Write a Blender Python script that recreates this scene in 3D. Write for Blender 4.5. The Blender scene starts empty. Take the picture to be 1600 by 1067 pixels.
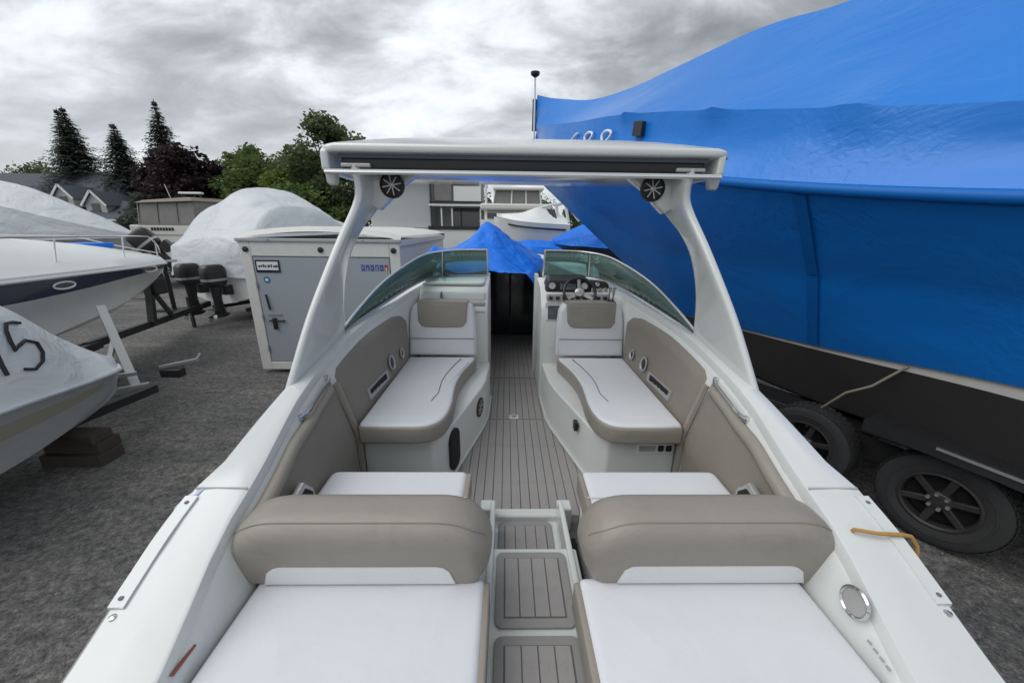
import bpy, bmesh, math, random
from mathutils import Vector, Matrix, noise
random.seed(7)
scene = bpy.context.scene
col = scene.collection

# ------------------------------------------------------------------ camera
cam_data = bpy.data.cameras.new('camera')
cam_data.sensor_width = 36.0
cam_data.lens = 13.005
cam_data.clip_start = 0.02
cam_data.clip_end = 3000
cam = bpy.data.objects.new('camera', cam_data)
col.objects.link(cam)
cam.matrix_world = (Matrix.Translation((-0.1, 0.0, 2.5)) @ Matrix.Rotation(math.radians(-1.0), 4, 'Z')
                    @ Matrix.Rotation(math.radians(90 - 17.0), 4, 'X') @ Matrix.Rotation(math.radians(0.7), 4, 'Z'))
scene.camera = cam

# ------------------------------------------------------------------ sky
SUN_EL, SUN_AZ = math.radians(55), math.radians(250)
world = bpy.data.worlds.new('World')
scene.world = world
world.use_nodes = True
wn, wl = world.node_tree.nodes, world.node_tree.links
wn.clear()
w_out = wn.new('ShaderNodeOutputWorld')
w_bg = wn.new('ShaderNodeBackground'); w_bg.inputs['Strength'].default_value = 0.1
w_sky = wn.new('ShaderNodeTexSky'); w_sky.sky_type = 'NISHITA'; w_sky.sun_disc = False
w_sky.sun_elevation = SUN_EL; w_sky.sun_rotation = SUN_AZ
w_tc = wn.new('ShaderNodeTexCoord')
w_sep = wn.new('ShaderNodeSeparateXYZ')
wl.new(w_tc.outputs['Generated'], w_sep.inputs[0])
def wmath(op, a, b=None, clamp=False):
    n = wn.new('ShaderNodeMath'); n.operation = op; n.use_clamp = clamp
    for i, v in enumerate((a, b)):
        if v is None: continue
        if isinstance(v, (int, float)): n.inputs[i].default_value = v
        else: wl.new(v, n.inputs[i])
    return n.outputs[0]
w_den = wmath('ADD', wmath('MAXIMUM', w_sep.outputs['Z'], 0.0), 0.42)
w_cmb = wn.new('ShaderNodeCombineXYZ')
wl.new(wmath('DIVIDE', w_sep.outputs['X'], w_den), w_cmb.inputs[0])
wl.new(wmath('DIVIDE', w_sep.outputs['Y'], w_den), w_cmb.inputs[1])
w_map = wn.new('ShaderNodeMapping'); w_map.inputs['Rotation'].default_value = (0, 0, math.radians(34)); w_map.inputs['Scale'].default_value = (1.05, 1.75, 1)
w_map.inputs['Location'].default_value = (3.1, 1.7, 0)
wl.new(w_cmb.outputs[0], w_map.inputs['Vector'])
def wnoise(scale, detail, rough, dist, vec):
    n = wn.new('ShaderNodeTexNoise'); n.inputs['Scale'].default_value = scale; n.inputs['Detail'].default_value = detail
    n.inputs['Roughness'].default_value = rough; n.inputs['Distortion'].default_value = dist
    wl.new(vec, n.inputs['Vector']); return n.outputs['Fac']
n_big = wnoise(0.9, 3, 0.5, 0.4, w_map.outputs[0])
n_mid = wnoise(3.0, 8, 0.58, 0.3, w_map.outputs[0])
w_mix = wmath('ADD', wmath('MULTIPLY', n_big, 0.5), wmath('MULTIPLY', n_mid, 0.5))
w_ramp = wn.new('ShaderNodeValToRGB')
cr = w_ramp.color_ramp
cr.elements[0].position = 0.38; cr.elements[0].color = (1.9, 2.03, 2.16, 1)
cr.elements[1].position = 0.64; cr.elements[1].color = (7.6, 7.9, 8.1, 1)
e = cr.elements.new(0.455); e.color = (2.75, 2.93, 3.1, 1)
e = cr.elements.new(0.52); e.color = (4.3, 4.55, 4.75, 1)
e = cr.elements.new(0.58); e.color = (6.4, 6.75, 7.0, 1)
wl.new(w_mix, w_ramp.inputs[0])
w_fade = wn.new('ShaderNodeMapRange'); w_fade.inputs['From Min'].default_value = 0.0; w_fade.inputs['From Max'].default_value = 0.36
w_fade.inputs['To Min'].default_value = 0.55; w_fade.inputs['To Max'].default_value = 0.0
wl.new(w_sep.outputs['Z'], w_fade.inputs['Value'])
w_hz = wn.new('ShaderNodeMixRGB'); w_hz.inputs['Color2'].default_value = (6.6, 6.9, 7.1, 1)
wl.new(w_fade.outputs[0], w_hz.inputs['Fac']); wl.new(w_ramp.outputs['Color'], w_hz.inputs['Color1'])
w_m2 = wn.new('ShaderNodeMixRGB'); w_m2.inputs['Fac'].default_value = 0.06
wl.new(w_hz.outputs[0], w_m2.inputs['Color1']); wl.new(w_sky.outputs[0], w_m2.inputs['Color2'])
wl.new(w_m2.outputs[0], w_bg.inputs['Color']); wl.new(w_bg.outputs[0], w_out.inputs['Surface'])

# ------------------------------------------------------------------ sun (veiled by cloud)
sun_data = bpy.data.lights.new('sun', 'SUN')
sun_data.energy = 1.25; sun_data.angle = math.radians(60); sun_data.color = (1.0, 0.985, 0.96)
sun = bpy.data.objects.new('sun', sun_data); col.objects.link(sun)
sun.location = (0, 0, 30)
sun.rotation_euler = Vector((-math.sin(SUN_AZ) * math.cos(SUN_EL), -math.cos(SUN_AZ) * math.cos(SUN_EL), -math.sin(SUN_EL))).to_track_quat('-Z', 'Y').to_euler()

scene.view_settings.view_transform = 'Standard'
scene.view_settings.look = 'None'
scene.view_settings.gamma = 1
scene.view_settings.exposure = 0.52
scene.view_settings.use_curve_mapping = False

# ------------------------------------------------------------------ materials
def mat(name, color, rough=0.5, metal=0.0, var=0.06, vscale=3.0, bump=0.0, bscale=60.0, coat=0.0, folds=0.0, wrinkle=0.0, wscale=(3, 3, 3), dirt=0.0, spec=0.5, sheen=0.0):
    m = bpy.data.materials.new(name); m.use_nodes = True
    nt = m.node_tree; n, l = nt.nodes, nt.links
    p = n['Principled BSDF']
    p.inputs['Roughness'].default_value = rough; p.inputs['Metallic'].default_value = metal
    p.inputs['Coat Weight'].default_value = coat; p.inputs['Coat Roughness'].default_value = 0.12
    p.inputs['Specular IOR Level'].default_value = spec
    tc = n.new('ShaderNodeTexCoord')
    nz = n.new('ShaderNodeTexNoise'); nz.inputs['Scale'].default_value = vscale; nz.inputs['Detail'].default_value = 6; nz.inputs['Roughness'].default_value = 0.6
    l.new(tc.outputs['Object'], nz.inputs['Vector'])
    mx = n.new('ShaderNodeMixRGB'); mx.blend_type = 'MIX'
    c = Vector(color)
    mx.inputs['Color1'].default_value = (*(c * (1 - var)), 1); mx.inputs['Color2'].default_value = (*[min(1, x) for x in c * (1 + var)], 1)
    l.new(nz.outputs['Fac'], mx.inputs['Fac'])
    out = mx.outputs[0]
    if dirt:
        nd = n.new('ShaderNodeTexNoise'); nd.inputs['Scale'].default_value = vscale * 2.3; nd.inputs['Detail'].default_value = 8; nd.inputs['Roughness'].default_value = 0.7
        l.new(tc.outputs['Object'], nd.inputs['Vector'])
        rp = n.new('ShaderNodeValToRGB'); rp.color_ramp.elements[0].position = 0.52; rp.color_ramp.elements[0].color = (0, 0, 0, 1)
        rp.color_ramp.elements[1].position = 0.75; rp.color_ramp.elements[1].color = (dirt, dirt, dirt, 1)
        l.new(nd.outputs['Fac'], rp.inputs[0])
        m3 = n.new('ShaderNodeMixRGB'); m3.inputs['Color2'].default_value = (*(c * 0.55), 1)
        l.new(rp.outputs[0], m3.inputs['Fac']); l.new(out, m3.inputs['Color1']); out = m3.outputs[0]
    l.new(out, p.inputs['Base Color'])
    # roughness variation
    mr = n.new('ShaderNodeMapRange'); mr.inputs['To Min'].default_value = max(0.02, rough * 0.8); mr.inputs['To Max'].default_value = min(1, rough * 1.2)
    l.new(nz.outputs['Fac'], mr.inputs['Value']); l.new(mr.outputs[0], p.inputs['Roughness'])
    last = None
    if wrinkle:
        mp = n.new('ShaderNodeMapping'); mp.inputs['Scale'].default_value = wscale
        l.new(tc.outputs['Object'], mp.inputs['Vector'])
        nw = n.new('ShaderNodeTexNoise'); nw.inputs['Scale'].default_value = 1.0; nw.inputs['Detail'].default_value = 5; nw.inputs['Distortion'].default_value = 1.2
        l.new(mp.outputs[0], nw.inputs['Vector'])
        b1 = n.new('ShaderNodeBump'); b1.inputs['Strength'].default_value = 1.0; b1.inputs['Distance'].default_value = wrinkle
        l.new(nw.outputs['Fac'], b1.inputs['Height']); last = b1
    if folds:      # tension wrinkles gathered in patches
        msk = n.new('ShaderNodeTexNoise'); msk.inputs['Scale'].default_value = 0.7; msk.inputs['Detail'].default_value = 2
        l.new(tc.outputs['Object'], msk.inputs['Vector'])
        mr2 = n.new('ShaderNodeMapRange'); mr2.inputs['From Min'].default_value = 0.46; mr2.inputs['From Max'].default_value = 0.70
        l.new(msk.outputs['Fac'], mr2.inputs['Value'])
        mp2 = n.new('ShaderNodeMapping'); mp2.inputs['Rotation'].default_value = (0.5, 0.7, 0.4); mp2.inputs['Scale'].default_value = (0.7, 9, 9)
        l.new(tc.outputs['Object'], mp2.inputs['Vector'])
        nf_ = n.new('ShaderNodeTexNoise'); nf_.inputs['Scale'].default_value = 1.6; nf_.inputs['Detail'].default_value = 4; nf_.inputs['Distortion'].default_value = 0.6
        l.new(mp2.outputs[0], nf_.inputs['Vector'])
        mu = n.new('ShaderNodeMath'); mu.operation = 'MULTIPLY'; l.new(nf_.outputs['Fac'], mu.inputs[0]); l.new(mr2.outputs[0], mu.inputs[1])
        b3 = n.new('ShaderNodeBump'); b3.inputs['Strength'].default_value = 1.0; b3.inputs['Distance'].default_value = folds
        l.new(mu.outputs[0], b3.inputs['Height'])
        if last: l.new(last.outputs[0], b3.inputs['Normal'])
        last = b3
    if bump:
        nb = n.new('ShaderNodeTexNoise'); nb.inputs['Scale'].default_value = bscale; nb.inputs['Detail'].default_value = 4
        l.new(tc.outputs['Object'], nb.inputs['Vector'])
        b2 = n.new('ShaderNodeBump'); b2.inputs['Strength'].default_value = 0.6; b2.inputs['Distance'].default_value = bump
        l.new(nb.outputs['Fac'], b2.inputs['Height'])
        if last: l.new(last.outputs[0], b2.inputs['Normal'])
        last = b2
    if last: l.new(last.outputs[0], p.inputs['Normal'])
    return m

M = {}
M['gel'] = mat('gelcoat_white', (0.62, 0.64, 0.63), 0.18, var=0.03, vscale=2, coat=0.7, dirt=0.12)
M['gel_in'] = mat('gelcoat_liner', (0.66, 0.675, 0.66), 0.38, var=0.03, vscale=3, dirt=0.12)
M['vinyl'] = mat('vinyl_white', (0.66, 0.672, 0.70), 0.5, var=0.025, vscale=4, bump=0.0004, bscale=220, wrinkle=0.004, wscale=(3, 3, 3), dirt=0.10)
M['taupe'] = mat('vinyl_taupe', (0.275, 0.25, 0.215), 0.46, var=0.06, vscale=5, bump=0.0006, bscale=240, wrinkle=0.006, wscale=(5, 8, 8), dirt=0.18)
M['taupe_dark'] = mat('vinyl_taupe_panel', (0.235, 0.21, 0.18), 0.52, var=0.06, vscale=4, bump=0.001, bscale=240, wrinkle=0.004, wscale=(5, 5, 5), dirt=0.15)
M['quilt'] = mat('vinyl_quilt', (0.70, 0.71, 0.72), 0.5, var=0.04, bump=0.003, bscale=130)
M['stitch'] = mat('stitch_grey', (0.16, 0.16, 0.17), 0.7)
M['foam'] = mat('deck_foam_grey', (0.315, 0.30, 0.293), 0.8, var=0.14, vscale=7, bump=0.002, bscale=300, dirt=0.35)
M['foam_edge'] = mat('deck_foam_border', (0.285, 0.275, 0.27), 0.8, var=0.10, vscale=7, bump=0.002, bscale=300, dirt=0.3)
M['caulk'] = mat('deck_caulk', (0.12, 0.117, 0.115), 0.85)
M['black'] = mat('black_plastic', (0.018, 0.018, 0.02), 0.4)
M['matte'] = mat('black_matte', (0.012, 0.012, 0.013), 0.8)
M['steel'] = mat('stainless', (0.62, 0.62, 0.62), 0.18, metal=1.0, var=0.05)
M['alu'] = mat('brushed_aluminium', (0.55, 0.56, 0.57), 0.38, metal=1.0, var=0.06)
M['frame'] = mat('windscreen_frame', (0.72, 0.73, 0.72), 0.25, metal=0.6)
M['blue'] = mat('blue_shrink_wrap', (0.005, 0.18, 0.62), 0.34, var=0.07, vscale=0.6, wrinkle=0.022, wscale=(0.8, 0.8, 1.6), bump=0.0015, bscale=5, spec=0.5, folds=0.016)
M['blue2'] = mat('blue_tarp', (0.006, 0.17, 0.74), 0.42, spec=0.3, var=0.10, vscale=2.5, wrinkle=0.05, wscale=(4, 4, 2.5))
M['blue_tape'] = mat('blue_seam_tape', (0.004, 0.13, 0.46), 0.45, spec=0.25)
M['wrap'] = mat('white_shrink_wrap', (0.82, 0.85, 0.88), 0.36, var=0.05, vscale=1.2, wrinkle=0.07, wscale=(1.6, 1.6, 2.4), bump=0.002, bscale=10)
M['hullw'] = mat('hull_white', (0.72, 0.73, 0.72), 0.3, var=0.05, vscale=1.0, dirt=0.25, coat=0.2)
M['hullcream'] = mat('hull_cream', (0.66, 0.65, 0.60), 0.35, var=0.05, vscale=1.0, dirt=0.2)
M['hullgrey'] = mat('hull_grey', (0.42, 0.43, 0.43), 0.35, var=0.08, vscale=1.5, dirt=0.35)
M['khaki'] = mat('hull_khaki', (0.36, 0.34, 0.28), 0.4, var=0.1, dirt=0.3)
M['navy'] = mat('navy_gelcoat', (0.012, 0.024, 0.055), 0.2, coat=0.4)
M['antifoul'] = mat('antifouling_black', (0.022, 0.019, 0.018), 0.75, var=0.25, vscale=2, dirt=0.5)
M['boot'] = mat('boot_stripe_cream', (0.55, 0.54, 0.50), 0.5, var=0.06, dirt=0.3)
M['rubber'] = mat('tyre_rubber', (0.034, 0.034, 0.035), 0.75, var=0.3, vscale=6, bump=0.004, bscale=50)
M['rimdark'] = mat('rim_rusty_dark', (0.05, 0.047, 0.045), 0.45, metal=0.3, var=0.3, vscale=9)
M['tframe'] = mat('trailer_black_steel', (0.022, 0.022, 0.023), 0.5, var=0.2, dirt=0.4)
M['galv'] = mat('galvanised_steel', (0.42, 0.43, 0.44), 0.5, metal=0.7, var=0.15, vscale=8)
M['wood'] = mat('weathered_timber', (0.06, 0.05, 0.042), 0.85, var=0.3, vscale=8, bump=0.01, bscale=30)
M['boxgrey'] = mat('trailer_panel_grey', (0.33, 0.365, 0.40), 0.42, var=0.05, vscale=1.5, dirt=0.15)
M['boxwhite'] = mat('trailer_frame_white', (0.66, 0.65, 0.62), 0.45, var=0.05, dirt=0.25)
M['tan'] = mat('canvas_tan', (0.21, 0.18, 0.155), 0.75, var=0.12)
M['clear'] = mat('clouded_vinyl', (0.19, 0.18, 0.17), 0.25, var=0.3, vscale=2.5)
M['shingle'] = mat('roof_shingle', (0.075, 0.09, 0.11), 0.85, var=0.2, vscale=8, bump=0.03, bscale=12)
M['siding'] = mat('house_siding', (0.42, 0.43, 0.43), 0.7, var=0.06)
M['trimw'] = mat('white_trim', (0.75, 0.75, 0.74), 0.5)
M['darkglass'] = mat('dark_glass', (0.02, 0.024, 0.028), 0.08, spec=0.8)
M['greywall'] = mat('grey_panel', (0.46, 0.48, 0.48), 0.5, var=0.04)
M['rope'] = mat('orange_rope', (0.42, 0.24, 0.07), 0.8, var=0.2, vscale=60)
M['strap'] = mat('tan_strap', (0.30, 0.26, 0.2), 0.8)
M['red'] = mat('red_reflector', (0.24, 0.07, 0.05), 0.3)
M['print_blue'] = mat('print_blue', (0.05, 0.08, 0.32), 0.5)
M['print_white'] = mat('paint_white', (0.8, 0.82, 0.85), 0.5)
M['print_black'] = mat('marker_black', (0.012, 0.013, 0.018), 0.5)
M['print_red'] = mat('print_red', (0.35, 0.05, 0.06), 0.5)
M['gauge'] = mat('gauge_face', (0.34, 0.35, 0.36), 0.25)
M['silver'] = mat('silver_plastic', (0.45, 0.44, 0.43), 0.3, metal=0.5)
M['lampblue'] = mat('label_blue', (0.03, 0.14, 0.25), 0.4)
M['lavender'] = mat('pale_lavender_plastic', (0.5, 0.5, 0.68), 0.45)
M['bark'] = mat('bark', (0.07, 0.055, 0.045), 0.9, var=0.3, vscale=6)

def translucent(m, fac, colr):
    n, l = m.node_tree.nodes, m.node_tree.links
    o = n['Material Output']; p = n['Principled BSDF']; t = n.new('ShaderNodeBsdfTranslucent'); x = n.new('ShaderNodeMixShader')
    t.inputs[0].default_value = (*colr, 1); x.inputs[0].default_value = fac
    l.new(p.outputs[0], x.inputs[1]); l.new(t.outputs[0], x.inputs[2]); l.new(x.outputs[0], o.inputs['Surface'])
translucent(M['wrap'], 0.35, (0.80, 0.84, 0.88))
def leaf_mat(name, a, b, sc=0.9):
    m = bpy.data.materials.new(name); m.use_nodes = True
    n, l = m.node_tree.nodes, m.node_tree.links
    p = n['Principled BSDF']; p.inputs['Roughness'].default_value = 0.65; p.inputs['Specular IOR Level'].default_value = 0.3
    tc = n.new('ShaderNodeTexCoord'); nz = n.new('ShaderNodeTexNoise'); nz.inputs['Scale'].default_value = sc; nz.inputs['Detail'].default_value = 5
    l.new(tc.outputs['Object'], nz.inputs['Vector'])
    rp = n.new('ShaderNodeValToRGB'); rp.color_ramp.elements[0].position = 0.35; rp.color_ramp.elements[1].position = 0.65
    rp.color_ramp.elements[0].color = (*a, 1); rp.color_ramp.elements[1].color = (*b, 1)
    l.new(nz.outputs['Fac'], rp.inputs[0]); l.new(rp.outputs[0], p.inputs['Base Color'])
    o = n['Material Output']; t = n.new('ShaderNodeBsdfTranslucent'); x = n.new('ShaderNodeMixShader'); x.inputs[0].default_value = 0.4
    l.new(rp.outputs[0], t.inputs[0]); l.new(p.outputs[0], x.inputs[1]); l.new(t.outputs[0], x.inputs[2]); l.new(x.outputs[0], o.inputs['Surface'])
    return m
M['spruce'] = leaf_mat('spruce_needles', (0.07, 0.09, 0.078), (0.15, 0.175, 0.14))
M['purple'] = leaf_mat('purple_leaves', (0.022, 0.014, 0.018), (0.055, 0.032, 0.036))
M['leaf'] = leaf_mat('green_leaves', (0.075, 0.12, 0.036), (0.16, 0.23, 0.07))
M['leaf2'] = leaf_mat('dull_green_leaves', (0.07, 0.10, 0.045), (0.16, 0.20, 0.09))
M['lime'] = leaf_mat('bright_green_leaves', (0.10, 0.15, 0.03), (0.20, 0.27, 0.06))

def glass_mat():
    m = bpy.data.materials.new('tinted_windscreen_glass'); m.use_nodes = True
    n, l = m.node_tree.nodes, m.node_tree.links
    n.clear()
    o = n.new('ShaderNodeOutputMaterial'); t = n.new('ShaderNodeBsdfTransparent'); g = n.new('ShaderNodeBsdfGlossy')
    t.inputs[0].default_value = (0.60, 0.82, 0.76, 1); g.inputs['Roughness'].default_value = 0.02
    d = n.new('ShaderNodeBsdfDiffuse'); d.inputs[0].default_value = (0.34, 0.56, 0.50, 1)  # pale diffuse haze stands in for sky reflections on the panes
    f = n.new('ShaderNodeFresnel'); f.inputs['IOR'].default_value = 1.5
    m0 = n.new('ShaderNodeMixShader'); m0.inputs[0].default_value = 0.30
    m1 = n.new('ShaderNodeMixShader')
    l.new(t.outputs[0], m0.inputs[1]); l.new(d.outputs[0], m0.inputs[2])
    l.new(f.outputs[0], m1.inputs[0]); l.new(m0.outputs[0], m1.inputs[1]); l.new(g.outputs[0], m1.inputs[2])
    l.new(m1.outputs[0], o.inputs['Surface'])
    return m
M['glass'] = glass_mat()

def asphalt_mat():
    m = bpy.data.materials.new('weathered_asphalt'); m.use_nodes = True
    n, l = m.node_tree.nodes, m.node_tree.links
    p = n['Principled BSDF']; p.inputs['Roughness'].default_value = 0.9; p.inputs['Specular IOR Level'].default_value = 0.25
    tc = n.new('ShaderNodeTexCoord')
    def nz(s, d, r=0.6, stretch=None):
        t = n.new('ShaderNodeTexNoise'); t.inputs['Scale'].default_value = s; t.inputs['Detail'].default_value = d; t.inputs['Roughness'].default_value = r
        if stretch:
            mp = n.new('ShaderNodeMapping'); mp.inputs['Scale'].default_value = stretch; mp.inputs['Rotation'].default_value = (0, 0, 0.5)
            l.new(tc.outputs['Object'], mp.inputs['Vector']); l.new(mp.outputs[0], t.inputs['Vector'])
        else: l.new(tc.outputs['Object'], t.inputs['Vector'])
        return t
    big = nz(0.5, 6, 0.65); streak = nz(1.0, 5, 0.6, (0.5, 2.4, 1)); fine = nz(38, 4, 0.85)
    vor = n.new('ShaderNodeTexVoronoi'); vor.inputs['Scale'].default_value = 75; l.new(tc.outputs['Object'], vor.inputs['Vector'])
    r1 = n.new('ShaderNodeValToRGB'); r1.color_ramp.elements[0].position = 0.35; r1.color_ramp.elements[1].position = 0.68
    r1.color_ramp.elements[0].color = (0.10, 0.102, 0.104, 1); r1.color_ramp.elements[1].color = (0.185, 0.182, 0.178, 1)
    l.new(big.outputs['Fac'], r1.inputs[0])
    r2 = n.new('ShaderNodeValToRGB'); r2.color_ramp.elements[0].position = 0.50; r2.color_ramp.elements[1].position = 0.72
    r2.color_ramp.elements[0].color = (0, 0, 0, 1); r2.color_ramp.elements[1].color = (0.55, 0.55, 0.55, 1)
    l.new(streak.outputs['Fac'], r2.inputs[0])
    mx = n.new('ShaderNodeMixRGB'); mx.inputs['Color2'].default_value = (0.27, 0.255, 0.235, 1)
    l.new(r2.outputs[0], mx.inputs['Fac']); l.new(r1.outputs[0], mx.inputs['Color1'])
    ag = n.new('ShaderNodeMixRGB'); ag.blend_type = 'MULTIPLY'; ag.inputs['Fac'].default_value = 0.85
    r3 = n.new('ShaderNodeValToRGB'); r3.color_ramp.elements[0].position = 0.30; r3.color_ramp.elements[1].position = 0.72
    r3.color_ramp.elements[0].color = (0.16, 0.16, 0.17, 1); r3.color_ramp.elements[1].color = (2.0, 1.97, 1.92, 1)
    l.new(fine.outputs['Fac'], r3.inputs[0]); l.new(mx.outputs[0], ag.inputs['Color1']); l.new(r3.outputs[0], ag.inputs['Color2'])
    midn = nz(13, 5, 0.7); r4 = n.new('ShaderNodeValToRGB'); r4.color_ramp.elements[0].position = 0.36; r4.color_ramp.elements[1].position = 0.66
    r4.color_ramp.elements[0].color = (0.55, 0.55, 0.56, 1); r4.color_ramp.elements[1].color = (1.4, 1.39, 1.36, 1)
    ag2 = n.new('ShaderNodeMixRGB'); ag2.blend_type = 'MULTIPLY'; ag2.inputs['Fac'].default_value = 1.0
    l.new(midn.outputs['Fac'], r4.inputs[0]); l.new(ag.outputs[0], ag2.inputs['Color1']); l.new(r4.outputs[0], ag2.inputs['Color2'])
    l.new(ag2.outputs[0], p.inputs['Base Color'])
    b = n.new('ShaderNodeBump'); b.inputs['Distance'].default_value = 0.012; b.inputs['Strength'].default_value = 0.8
    ad = n.new('ShaderNodeMath'); ad.operation = 'ADD'; l.new(fine.outputs['Fac'], ad.inputs[0]); l.new(vor.outputs['Distance'], ad.inputs[1])
    l.new(ad.outputs[0], b.inputs['Height']); l.new(b.outputs[0], p.inputs['Normal'])
    return m
M['asphalt'] = asphalt_mat()

# ------------------------------------------------------------------ mesh helpers
OFF = {}      # world offset of a thing's origin
def thing(name, label, cat, loc, group=None):
    o = bpy.data.objects.new(name, None); col.objects.link(o)
    o.empty_display_size = 0.2; o.location = loc
    o['label'] = label; o['category'] = cat
    if group: o['group'] = group
    OFF[o.name] = Vector(loc)
    return o
def tag(o, label, cat, group=None):
    o['label'] = label; o['category'] = cat
    if group: o['group'] = group
    return o
def interp(t, x):
    if x <= t[0][0]: return t[0][1]
    for (a, b), (c, d) in zip(t, t[1:]):
        if x <= c: return b + (d - b) * (x - a) / (c - a)
    return t[-1][1]
def sinterp(t, x):
    """Catmull-Rom style smooth table lookup"""
    if x <= t[0][0]: return t[0][1]
    if x >= t[-1][0]: return t[-1][1]
    for i in range(len(t) - 1):
        if x <= t[i + 1][0]:
            x0, y0 = t[i]; x1, y1 = t[i + 1]
            m0 = (y1 - t[i - 1][1]) / (x1 - t[i - 1][0]) if i > 0 else (y1 - y0) / (x1 - x0)
            m1 = (t[i + 2][1] - y0) / (t[i + 2][0] - x0) if i + 2 < len(t) else (y1 - y0) / (x1 - x0)
            h = x1 - x0; u = (x - x0) / h
            return (2*u**3 - 3*u*u + 1)*y0 + (u**3 - 2*u*u + u)*h*m0 + (-2*u**3 + 3*u*u)*y1 + (u**3 - u*u)*h*m1
class MB:
    def __init__(s): s.v = []; s.f = []
    def add(s, vs, fs):
        k = len(s.v); s.v += [Vector(p) for p in vs]; s.f += [[i + k for i in f] for f in fs]; return s
    def box(s, x0, x1, y0, y1, z0, z1):
        return s.add([(x0,y0,z0),(x1,y0,z0),(x1,y1,z0),(x0,y1,z0),(x0,y0,z1),(x1,y0,z1),(x1,y1,z1),(x0,y1,z1)],
                     [[0,3,2,1],[4,5,6,7],[0,1,5,4],[1,2,6,5],[2,3,7,6],[3,0,4,7]])
    def hexa(s, p):   # 8 corners, bottom 4 then top 4
        return s.add(p, [[0,3,2,1],[4,5,6,7],[0,1,5,4],[1,2,6,5],[2,3,7,6],[3,0,4,7]])
    def loft(s, rows, closed=False, cap0=False, cap1=False):
        n = len(rows[0]); vs = [p for r in rows for p in r]; fs = []
        for i in range(len(rows) - 1):
            for j in range(n if closed else n - 1):
                a, b = i*n + j, i*n + (j+1) % n
                fs.append([a, b, b + n, a + n])
        if cap0: fs.append(list(range(n))[::-1])
        if cap1: fs.append([(len(rows)-1)*n + j for j in range(n)])
        return s.add(vs, fs)
    def tube(s, path, r, seg=8, cap=True):
        path = [Vector(p) for p in path]; rows = []
        rr = r if isinstance(r, (list, tuple)) else [r] * len(path)
        up = None
        for i, p in enumerate(path):
            t = (path[min(i+1, len(path)-1)] - path[max(i-1, 0)]).normalized()
            if up is None:
                up = Vector((0, 0, 1)) if abs(t.z) < 0.9 else Vector((0, 1, 0))
            a = t.cross(up)
            if a.length < 1e-4: a = t.cross(Vector((1, 0, 0)))
            a.normalize(); b = a.cross(t).normalized(); up = b
            rows.append([p + (a*math.cos(q*2*math.pi/seg) + b*math.sin(q*2*math.pi/seg)) * rr[i] for q in range(seg)])
        return s.loft(rows, True, cap, cap)
    def beam(s, a, b, w, h, up=(0, 0, 1)):
        a, b = Vector(a), Vector(b); t = (b - a).normalized(); u = Vector(up)
        x = t.cross(u)
        if x.length < 1e-4: x = t.cross(Vector((1, 0, 0)))
        x.normalize(); z = x.cross(t).normalized()
        r = [[p + x*sx*w/2 + z*sz*h/2 for sx, sz in ((-1,-1),(1,-1),(1,1),(-1,1))] for p in (a, b)]
        return s.loft(r, True, True, True)
    def lathe(s, prof, c, axis, seg=20, cap=True):
        """prof: list of (radius, distance along axis)"""
        c = Vector(c); ax = Vector(axis).normalized()
        u = ax.cross(Vector((0, 0, 1)))
        if u.length < 1e-3: u = Vector((1, 0, 0))
        u.normalize(); w = ax.cross(u)
        rows = [[c + ax*d + (u*math.cos(2*math.pi*k/seg) + w*math.sin(2*math.pi*k/seg))*r for k in range(seg)] for r, d in prof]
        return s.loft(rows, True, cap, cap)
    def build(s, name, m, parent=None, smooth=35, origin=None, bevel=0.0, seg=2):
        if parent is not None: off = OFF[parent.name]
        elif origin is not None: off = Vector(origin)
        else:
            xs = [p.x for p in s.v]; ys = [p.y for p in s.v]; zs = [p.z for p in s.v]
            off = Vector(((min(xs)+max(xs))/2, (min(ys)+max(ys))/2, min(zs)))
        me = bpy.data.meshes.new(name)
        me.from_pydata([p - off for p in s.v], [], s.f)
        bm = bmesh.new(); bm.from_mesh(me)
        bmesh.ops.remove_doubles(bm, verts=bm.verts, dist=1e-5)
        bmesh.ops.recalc_face_normals(bm, faces=bm.faces)
        bm.to_mesh(me); bm.free()
        if smooth:
            me.shade_smooth(); me.set_sharp_from_angle(angle=math.radians(smooth))
        me.materials.append(M[m] if isinstance(m, str) else m)
        o = bpy.data.objects.new(name, me); col.objects.link(o)
        if parent is not None: o.parent = parent
        else: o.location = off
        OFF[o.name] = off
        if bevel:
            b = o.modifiers.new('bevel', 'BEVEL'); b.width = bevel; b.segments = seg; b.limit_method = 'ANGLE'; b.angle_limit = math.radians(40)
        return o
def inst(src, name, parent, loc, rot=None, scale=None):
    """another object sharing src's mesh, local location under parent"""
    o = bpy.data.objects.new(name, src.data); col.objects.link(o)
    o.parent = parent; o.location = loc
    if rot: o.rotation_euler = rot
    if scale: o.scale = scale
    OFF[o.name] = OFF[parent.name] + Vector(loc)
    return o
def rrect(x0, x1, y0, y1, r, n=6):
    rs = r if isinstance(r, (list, tuple)) else [r]*4     # radii at (x0,y0) (x1,y0) (x1,y1) (x0,y1)
    out = []
    for (cx, cy, sx, sy, a0, rad) in ((x0, y0, 1, 1, 180, rs[0]), (x1, y0, -1, 1, 270, rs[1]), (x1, y1, -1, -1, 0, rs[2]), (x0, y1, 1, -1, 90, rs[3])):
        for k in range(n + 1):
            a = math.radians(a0 + 90*k/n)
            out.append((cx + sx*rad + rad*math.cos(a), cy + sy*rad + rad*math.sin(a)))
    return out
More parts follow.
